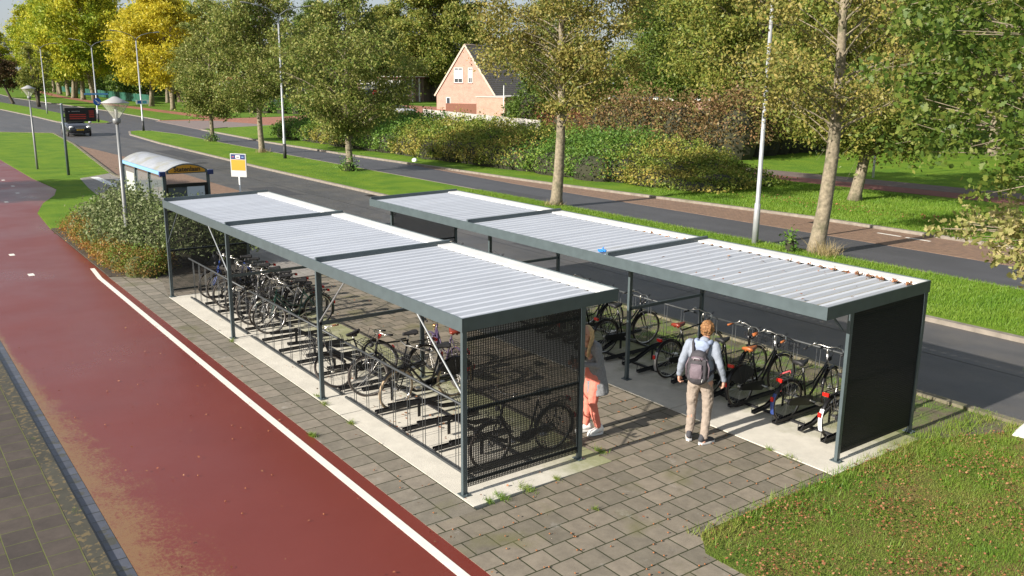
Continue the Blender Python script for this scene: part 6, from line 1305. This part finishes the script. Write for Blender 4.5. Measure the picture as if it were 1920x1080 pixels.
# ------------------------------------------------------------------ buildings
def wallbrick(name, c1, c2_, j):
    m, n, l, b = nodes(name); b.inputs['Roughness'].default_value = 0.85; tc = n.new('ShaderNodeTexCoord'); sp = n.new('ShaderNodeSeparateXYZ'); l.new(tc.outputs['Object'], sp.inputs[0])
    ad = n.new('ShaderNodeMath'); l.new(sp.outputs['X'], ad.inputs[0]); l.new(sp.outputs['Y'], ad.inputs[1]); cb = n.new('ShaderNodeCombineXYZ'); l.new(ad.outputs[0], cb.inputs[0]); l.new(sp.outputs['Z'], cb.inputs[1])
    br = n.new('ShaderNodeTexBrick'); br.inputs['Scale'].default_value = 1; br.inputs['Brick Width'].default_value = 0.22; br.inputs['Row Height'].default_value = 0.066; br.inputs['Mortar Size'].default_value = 0.006
    br.inputs['Color1'].default_value = (*c1, 1); br.inputs['Color2'].default_value = (*c2_, 1); br.inputs['Mortar'].default_value = (*j, 1); l.new(cb.outputs[0], br.inputs['Vector'])
    nz = n.new('ShaderNodeTexNoise'); nz.inputs['Scale'].default_value = 1.2; nz.inputs['Detail'].default_value = 8; l.new(tc.outputs['Object'], nz.inputs['Vector']); mr = n.new('ShaderNodeMapRange'); mr.inputs[1].default_value = 0.3; mr.inputs[2].default_value = 0.7; mr.inputs[3].default_value = 0.88; mr.inputs[4].default_value = 1.12; l.new(nz.outputs['Fac'], mr.inputs[0])
    mu = n.new('ShaderNodeVectorMath'); mu.operation = 'SCALE'; l.new(br.outputs['Color'], mu.inputs[0]); l.new(mr.outputs[0], mu.inputs['Scale']); l.new(mu.outputs[0], b.inputs['Base Color']); return m
salmon = wallbrick('salmon_brick', (0.42, 0.215, 0.160), (0.49, 0.27, 0.205), (0.46, 0.36, 0.30)); darkbrick = wallbrick('brown_brick', (0.14, 0.085, 0.06), (0.18, 0.11, 0.08), (0.16, 0.13, 0.11)); redbr = wallbrick('dark_red_brick', (0.20, 0.075, 0.05), (0.25, 0.10, 0.065), (0.2, 0.14, 0.11))
tilem = mat('roof_tile', (0.29, 0.215, 0.18), 0.6, 0, 0.15, 3)
wglass = mat('window_glass', (0.05, 0.06, 0.07), 0.08); blind = mat('white_blind', (0.66, 0.68, 0.70), 0.6)
def window(par, x0, x1, z0, z1, y=0.0, pane=wglass, mull=1, fr=0.07, sill=True, bl=0):
    """set in a wall whose outside faces -y"""
    b = B()
    for a in ((x0, x0 + fr, z0, z1), (x1 - fr, x1, z0, z1), (x0 + fr, x1 - fr, z0, z0 + fr), (x0 + fr, x1 - fr, z1 - fr, z1)): b.box(a[0], a[1], y - 0.05, y + 0.02, a[2], a[3])
    for k in range(1, mull + 1): xm = x0 + (x1 - x0) * k / (mull + 1); b.box(xm - fr * 0.35, xm + fr * 0.35, y - 0.045, y + 0.02, z0 + fr, z1 - fr)
    w_ = b.build('window', whitep, par); B().box(x0 + fr, x1 - fr, y - 0.012, y - 0.002, z0 + fr, z1 - fr).build('pane', pane, w_)
    if bl: B().box(x0 + fr, x1 - fr, y - 0.018, y - 0.0135, z0 + fr + (z1 - z0) * bl, z1 - fr - 0.25).build('blind', blind, w_)
    if sill: B().box(x0 - 0.08, x1 + 0.08, y - 0.12, y + 0.0, z0 - 0.09, z0 - 0.003).build('sill', mat('window_sill', (0.30, 0.18, 0.14), 0.8), w_)
    return w_
# gabled brick house; local x along the gable, y along the ridge
ha = math.atan2(0.476, 0.875)
hs = thing('brick_house', 'salmon brick house with steep dark tiled roof and two gable windows', 'house', (-124, 76, 0), ha)
W_, L_, EV, PK = 11.0, 14.0, 2.8, 10.6
b = B(); b.prism([(0, 0), (W_, 0), (W_, EV), (W_ / 2, PK), (0, EV)], 'y', 0.0, L_); b.build('wall', salmon, hs)
for sd in (0, 1):
    rf = B(); vs = []; fs = []; nr_, nc = 26, 2
    x_e, z_e, x_p, z_p = (-0.35, EV - 0.5, W_ / 2, PK + 0.10) if sd == 0 else (W_ + 0.35, EV - 0.5, W_ / 2, PK + 0.10)
    for i in range(nr_):
        f0, f1 = i / nr_, (i + 1) / nr_; xa, za = x_e + (x_p - x_e) * f0, z_e + (z_p - z_e) * f0; xb_, zb_ = x_e + (x_p - x_e) * f1, z_e + (z_p - z_e) * f1; up = 0.10
        rf.add([(xa, -0.12, za + up), (xa, L_ + 0.12, za + up), (xb_, L_ + 0.12, zb_ + 0.03), (xb_, -0.12, zb_ + 0.03), (xa, -0.12, za - 0.02), (xa, L_ + 0.12, za - 0.02)], [(0, 1, 2, 3), (0, 4, 5, 1)])
    rf.build('roof', tilem, hs)
    b = B(); b.bar((x_e, -0.13, z_e + 0.02), (x_p, -0.13, z_p + 0.02), 0.06, 0.28, (0, 0, 1)); b.build('verge_board', mat('cream_board', (0.52, 0.44, 0.34), 0.6), hs)
    B().tube([(x_e, -0.1, z_e - 0.02), (x_e, L_ + 0.1, z_e - 0.02)], 0.09, 8).build('gutter', mat('green_grey_gutter', (0.10, 0.13, 0.12), 0.5), hs, True)
B().tube([(W_ / 2, -0.15, PK + 0.15), (W_ / 2, L_ + 0.15, PK + 0.15)], 0.14, 8).build('ridge', tilem, hs, True)
window(hs, 3.45, 5.1, 4.5, 7.0, -0.001, wglass, 1, 0.09, True, 0.25); window(hs, 6.15, 6.95, 4.5, 7.0, -0.001, wglass, 1, 0.09, True, 0.3)
b = B(); b.box(1.9, 2.7, -0.05, 0.01, 0.1, 2.1); d_ = b.build('door', whitep, hs); B().box(2.0, 2.6, -0.06, -0.052, 1.1, 2.0).build('pane', wglass, d_)
gg = thing('garage', 'flat-roofed brick garage beside the gabled house', 'garage', (-93.5, 63.6, 0), ha)
b = B(); b.box(0, 4.3, 0, 11, 0, 2.75); b.build('wall', salmon, gg); bevel(B().box(-0.1, 4.4, -0.1, 11.1, 2.752, 2.9).build('roof', mat('roof_edge', (0.45, 0.42, 0.38), 0.6), gg)); b = B(); b.box(4.302, 4.34, 5.5, 6.5, 0.05, 2.2); dd = b.build('door', mat('red_brown_door', (0.25, 0.06, 0.04), 0.5), gg); B().box(4.341, 4.35, 5.7, 6.3, 1.2, 2.0).build('pane', wglass, dd)
mound('shrub', 'orange-leaved shrub against the shaded garage wall', 'shrub', [(-87.0, 68.5, 0.6, 1.1, 1.1, 1.3)], 500, 0.25, gold, 199)
fw = thing('garden_wall', 'low red brown garden screen beside the gabled house', 'fence', (-106, 66.5, 0), ha); b = B(); b.box(0, 7.5, 0, 0.15, 0, 1.6); b.build('boards', mat('brown_boards', (0.17, 0.065, 0.035), 0.7, 0, 0.15, 5), fw); B().box(5.2, 7.6, -0.10, -0.002, 0, 1.75).build('gate', mat('grey_brown_gate', (0.20, 0.12, 0.09), 0.7), fw)
fence = thing('board_fence', 'low weathered white board fence along the top of the bank', 'fence', (-75.5, 44.4, 0), math.atan2(39.2 - 44.4, -48.5 + 75.5))
FL = 27.5; wood_m = mat('weathered_white_wood', (0.40, 0.37, 0.34), 0.8, 0, 0.2, 3)
for k in range(3): B().box(0, FL, -0.015, 0.015, 0.55 + 0.48 * k, 1.0 + 0.48 * k).build('board', wood_m, fence)
for k in range(12): B().box(k * FL / 11 - 0.05, k * FL / 11 + 0.05, 0.016, 0.11, 0, 2.0).build('post', wood_m, fence)
# low school-like building with big windows
sb = thing('low_building', 'low flat-roofed brown brick building with large white framed windows', 'building', (-181, 89.5, 0), math.atan2(6.6, 12.0) + 0.25)
B().box(0, 16, 0, 12, 0, 5.2).build('wall', darkbrick, sb); bevel(B().box(-0.3, 16.4, -0.4, 12.3, 5.202, 5.5).build('roof', mat('dark_red_fascia', (0.16, 0.03, 0.03), 0.5), sb)); B().box(-0.35, 16.5, -0.45, 12.4, 5.502, 5.66).build('roof_edge', whitep, sb)
B().box(0.6, 12.5, -0.05, -0.002, 4.0, 4.7).build('fascia_panel', mat('pale_panel', (0.5, 0.5, 0.48), 0.6), sb)
for k in range(4): w_ = window(sb, 0.8 + k * 2.95, 3.6 + k * 2.95, 1.3, 3.95, -0.001, wglass, 1, 0.10, False); B().box(0.9 + k * 2.95, 3.5 + k * 2.95, -0.05, -0.02, 2.85, 2.95).build('transom', whitep, w_)
for k, x in enumerate((5.9, 13.6, 15.2)): B().box(x - 0.15, x + 0.15, -0.75, -0.45, 0, 5.19).build('column', mat('cream_column', (0.55, 0.53, 0.48), 0.6), sb)
sb2 = thing('shop_building', 'flat-roofed building with a glazed front and white posts behind the van', 'building', (-196, 72, 0), math.atan2(6.6, 12.0))
B().box(0, 14, 0, 10, 0, 5.5).build('wall', darkbrick, sb2); B().box(-0.3, 14.3, -0.5, 10.2, 5.502, 5.9).build('roof', whitep, sb2)
for k in range(4): window(sb2, 1 + k * 3.2, 3.8 + k * 3.2, 0.8, 4.6, -0.001, wglass, 1, 0.12, False)
b3 = thing('bungalow', 'low building with a white canopy and red band behind the slender median tree', 'building', (-182, 49, 0), math.atan2(6.6, 12.0))
B().box(0, 15, 0, 10, 0, 3.4).build('wall', darkbrick, b3); B().box(-0.2, 15.2, -0.2, 10.2, 4.203, 5.2).build('roof', mat('red_roof_band', (0.22, 0.05, 0.035), 0.6), b3); B().box(2.0, 15.3, -2.2, 10.1, 3.402, 4.2).build('canopy', whitep, b3)
for k in range(4): window(b3, 1 + k * 3.4, 3.9 + k * 3.4, 0.9, 3.1, -0.001, wglass, 1, 0.10, False)
for i, (x, y, w2, lab) in enumerate(((-352, 70, 13, 'warm coloured house glimpsed between the left avenue trunks'), (-322, 74, 11, 'second warm coloured house behind the avenue trunks'), (-270, 66, 9, 'pale house half hidden behind the keep-right sign trees'))):
    hh = thing('house', lab, 'house', (x, y, 0), 0.5); B().prism([(0, 0), (w2, 0), (w2, 5.5), (w2 / 2, 9.5), (0, 5.5)], 'y', 0, 12).build('wall', mat('warm_render', (0.45, 0.32, 0.22), 0.8, 0, 0.1, 1), hh)
    for sd in (-1, 1): b = B(); b.bar((w2 / 2 + sd * (w2 / 2 + 0.3), 6, 5.25), (w2 / 2, 6, 9.75), 12.5, 0.18); b.build('roof', tilem, hh)
    for k in range(2): window(hh, 1.5 + k * 4, 3.5 + k * 4, 1.2, 3.2, -0.001, wglass, 1, 0.12, False); window(hh, 1.8 + k * 3.6, 3.4 + k * 3.6, 4.2, 5.8, -0.001, wglass, 1, 0.12, False)
sh = thing('shed', 'garden shed with a slate grey pitched roof and white eaves board', 'shed', (-60.5, 56.5, 0), 0.56)
B().box(0, 5.5, 0, 5, 0, 2.3).build('wall', mat('shed_wall', (0.26, 0.22, 0.18), 0.8), sh); b = B(); b.add([(-0.3, -0.3, 2.32), (5.8, -0.3, 2.32), (4.6, 2.5, 3.5), (0.9, 2.5, 3.5), (-0.3, 5.3, 2.32), (5.8, 5.3, 2.32)], [(0, 1, 2, 3), (1, 5, 2), (5, 4, 3, 2), (4, 0, 3), (0, 4, 5, 1)]); b.build('roof', mat('slate', (0.10, 0.11, 0.13), 0.6), sh); B().box(-0.32, 5.82, -0.34, -0.302, 2.15, 2.34).build('eaves_board', whitep, sh); window(sh, 1.0, 2.2, 1.0, 1.9, -0.001, wglass, 1, 0.06, False)
sh2 = thing('outbuilding', 'long low outbuilding with dark roof behind the slate roofed shed', 'outbuilding', (-86, 80, 0), 0.56); B().box(0, 16, 0, 6, 0, 2.6).build('wall', salmon, sh2); B().box(-0.2, 16.2, -0.3, 6.2, 2.602, 2.95).build('roof', mat('slate', (0.10, 0.11, 0.13)), sh2); B().box(-0.2, 16.2, -0.34, -0.302, 2.55, 2.8).build('eaves_board', whitep, sh2)
gf = thing('mesh_fence', 'green mesh fence behind the avenue trees', 'fence', (-313, 50.5, 0), math.atan2(40.4 - 50.5, -170 + 313)); B().box(0, 143, -0.01, 0.01, 0.1, 1.7).build('mesh', mat('green_mesh', (0.01, 0.085, 0.055), 0.7), gf)
for k in range(25): B().box(k * 5.9 - 0.04, k * 5.9 + 0.04, -0.06, -0.012, 0, 1.8).build('post', mat('green_post', (0.01, 0.06, 0.04), 0.6), gf)
# ------------------------------------------------------------------ near oak on the lawn, trunk outside the frame
oakl = leafmat('near_oak_leaf', [(0.034, 0.070, 0.012), (0.075, 0.125, 0.020), (0.13, 0.175, 0.030), (0.24, 0.235, 0.060)], 0.5, clump=0.3, cscale=1.2, gain=1.4)
oaky = leafmat('pale_oak_leaf', [(0.12, 0.14, 0.03), (0.21, 0.21, 0.065), (0.32, 0.29, 0.12), (0.38, 0.31, 0.15)], 0.45, gain=1.5)
def inv(M): return M.inverted()
view = cam.matrix_world.inverted()
def px(P): q = view @ Vector(P); return (960 + 1651.65 * q.x / -q.z, 540 - 1651.65 * q.y / -q.z) if q.z < -0.1 else (9999, 0)
ok = thing('oak_tree', 'oak with lobed leaves hanging into the view from the right', 'oak tree', (9.5, 8.0, 0), 0)
rng = np.random.default_rng(50); tk = MB(); base = Vector((0, 0, 0))
tp = [(0, 0, 0), (0.03, 0, 0.3), (0.05, 0.02, 1.5), (0.0, 0.1, 3), (-0.1, 0.15, 5), (-0.1, 0.1, 7), (0, 0, 9.5)]; tk.tube(tp, [0.42, 0.34, 0.29, 0.26, 0.22, 0.15, 0.05], 12)
def ray(u, v, d): M3 = cam.matrix_world.to_3x3(); r = M3 @ Vector(((u - 960) / 1651.65, -(v - 540) / 1651.65, -1)); return cam.matrix_world.translation + r.normalized() * d - Vector((9.5, 8.0, 0))
up = []; lo = []
for u, v, d in ((1740, 20, 13.6), (1760, 110, 13.4), (1790, 50, 13.2), (1800, 160, 13.0), (1860, 40, 12.6), (1880, 130, 12.6), (1850, 210, 12.8), (1760, 200, 13.3), (1740, 210, 13.6), (1910, 230, 12.4), (1790, 130, 13.8), (1750, -60, 13.4), (1830, -50, 13), (1920, -40, 12.5), (1710, 70, 14.0), (1780, 260, 13.2), (1900, 300, 12.6)): up.append(ray(u, v, d))
for u, v, d in ((1800, 418, 15.5), (1845, 432, 15.2), (1880, 405, 15), (1900, 450, 14.8), (1905, 480, 14.7), (1930, 430, 14.5), (1940, 500, 14.4)): lo.append(ray(u, v, d))
extra = []
while len(extra) < 90:
    a = rng.uniform(0, 6.28); r_ = rng.uniform(1, 6); z = rng.uniform(3.2, 10); c = Vector((r_ * math.cos(a), r_ * math.sin(a), z)); q = px(c + Vector((9.5, 8, 0)))
    if q[0] > 2080 or q[1] < -260: extra.append(c)
Pu = []; Pl = []; tips = []
def limb(c, arr, n, r0, thick=0.05):
    at = Vector(tp[0]).lerp(Vector((0, 0.1, 1)), 0); zt_ = max(2.4, min(8, c.z - 0.25 * c.length)); at = Vector((-0.05, 0.1, zt_)); mid = at.lerp(c, 0.55) + Vector((0, 0, 0.3))
    tk.tube([at, mid, mid.lerp(c, 0.6), c], [thick, thick * 0.6, thick * 0.3, 0.008], 6, cap=False)
    for _ in range(6):
        e = c + Vector(np.clip(rng.normal(size=3), -1.6, 1.6)) * r0 * 0.8; tk.tube([mid.lerp(c, 0.75), e], [0.009, 0.004], 4, cap=False)
        k = n // 6; arr.append(np.array(e) + np.clip(rng.normal(size=(k, 3)), -1.7, 1.7) * r0 * 0.36)
for c in up: limb(c, Pu, 420, 0.36)
for c in lo: limb(c, Pl, 150, 0.22, 0.03)
for c in extra: limb(c, Pu, 200, 0.8)
tk.build('trunk', bark, ok, True)
V, F = leaf_quads(np.concatenate(Pu), 0.084, rng, 0.6, lobed=True); link('crown', np_mesh('crown', V, F, [oakl]), ok)
V, F = leaf_quads(np.concatenate(Pl), 0.095, rng, 0.6, lobed=True); link('crown', np_mesh('crown', V, F, [oaky]), ok)
# tree beyond the left frame edge that throws its shade over the red path
tree('round tree left of the red path, outside the picture, shading the path', 'tree', (-37.5, -12.0), tree_meshes('s1', 9.0, 2.6, 4.2, 110, 170, 0.22, 0.22, midg, bark, seed=61, clr=1.1, prof=0.7), name='tree')
for (x, y) in DASH:
    slab('white_dash', [(x, y - 0.07), (x + 0.32, y - 0.07), (x + 0.32, y + 0.07), (x, y + 0.07)], 0.004, linem, 0.003)
# road details: repairs, a drain, worn paint
patchm = mat('asphalt_repair', (0.052, 0.052, 0.055), 0.7, 0, 0.15, 3, 0.3, 120)
for (x0, x1, y0, y1) in ((-33, -29.5, 9.2, 10.6), (-14.2, -12.6, 11.2, 12.6), (-58, -50, 11.5, 12.9), (-26, -22.5, 18.4, 19.4), (-9.6, -8.6, 18.3, 21.2)):
    slab('asphalt_patch', [(x0, y0), (x1, y0 + 0.05), (x1 + 0.04, y1), (x0 - 0.03, y1 - 0.04)], -0.0505 if y0 < 14 else -0.0545, patchm, 0.003)
tarm = mat('tar_joint', (0.022, 0.022, 0.024), 0.45)
for pts in ([(-70, 10.95), (-40, 11.0), (-12, 10.93), (20, 11.0)], [(-44, 8.75), (-43.7, 10.2), (-43.9, 12), (-43.6, 13.2)], [(-6.2, 8.6), (-6.0, 10.1), (-6.4, 11.7), (-6.1, 13.2)]):
    ribbon('tar_joint', pts, -0.012, 0.014, -0.0505, tarm, 0.002)
for i, (x, y, lab) in enumerate(((-11.2, 23.4, 'iron drain grate by the far kerb'), (-27.4, 12.95, 'iron drain grate by the median kerb'))):
    t = thing('drain_grate', lab, 'drain', (x, y, -0.048)); B().box(-0.25, 0.25, -0.2, 0.2, -0.02, 0.006).build('frame', mat('cast_iron', (0.04, 0.035, 0.03), 0.6, 0.3), t)
    b = B(); [b.box(-0.2 + k * 0.07, -0.165 + k * 0.07, -0.16, 0.16, 0.0065, 0.012) for k in range(6)]; b.build('bars', mat('cast_iron', (0.04, 0.035, 0.03)), t)
for (x0, y0) in ((-8.6, 23.25), (-7.5, 23.2)): slab('worn_marking', [(x0, y0), (x0 + 0.9, y0 - 0.02), (x0 + 0.9, y0 + 0.10), (x0, y0 + 0.12)], -0.0455, linem, 0.002)
B().tube([(10.75, -0.17, 0.1), (10.75, -0.17, 2.6)], 0.06, 8).build('downpipe', mat('pipe_grey', (0.30, 0.30, 0.28), 0.5), hs, True)
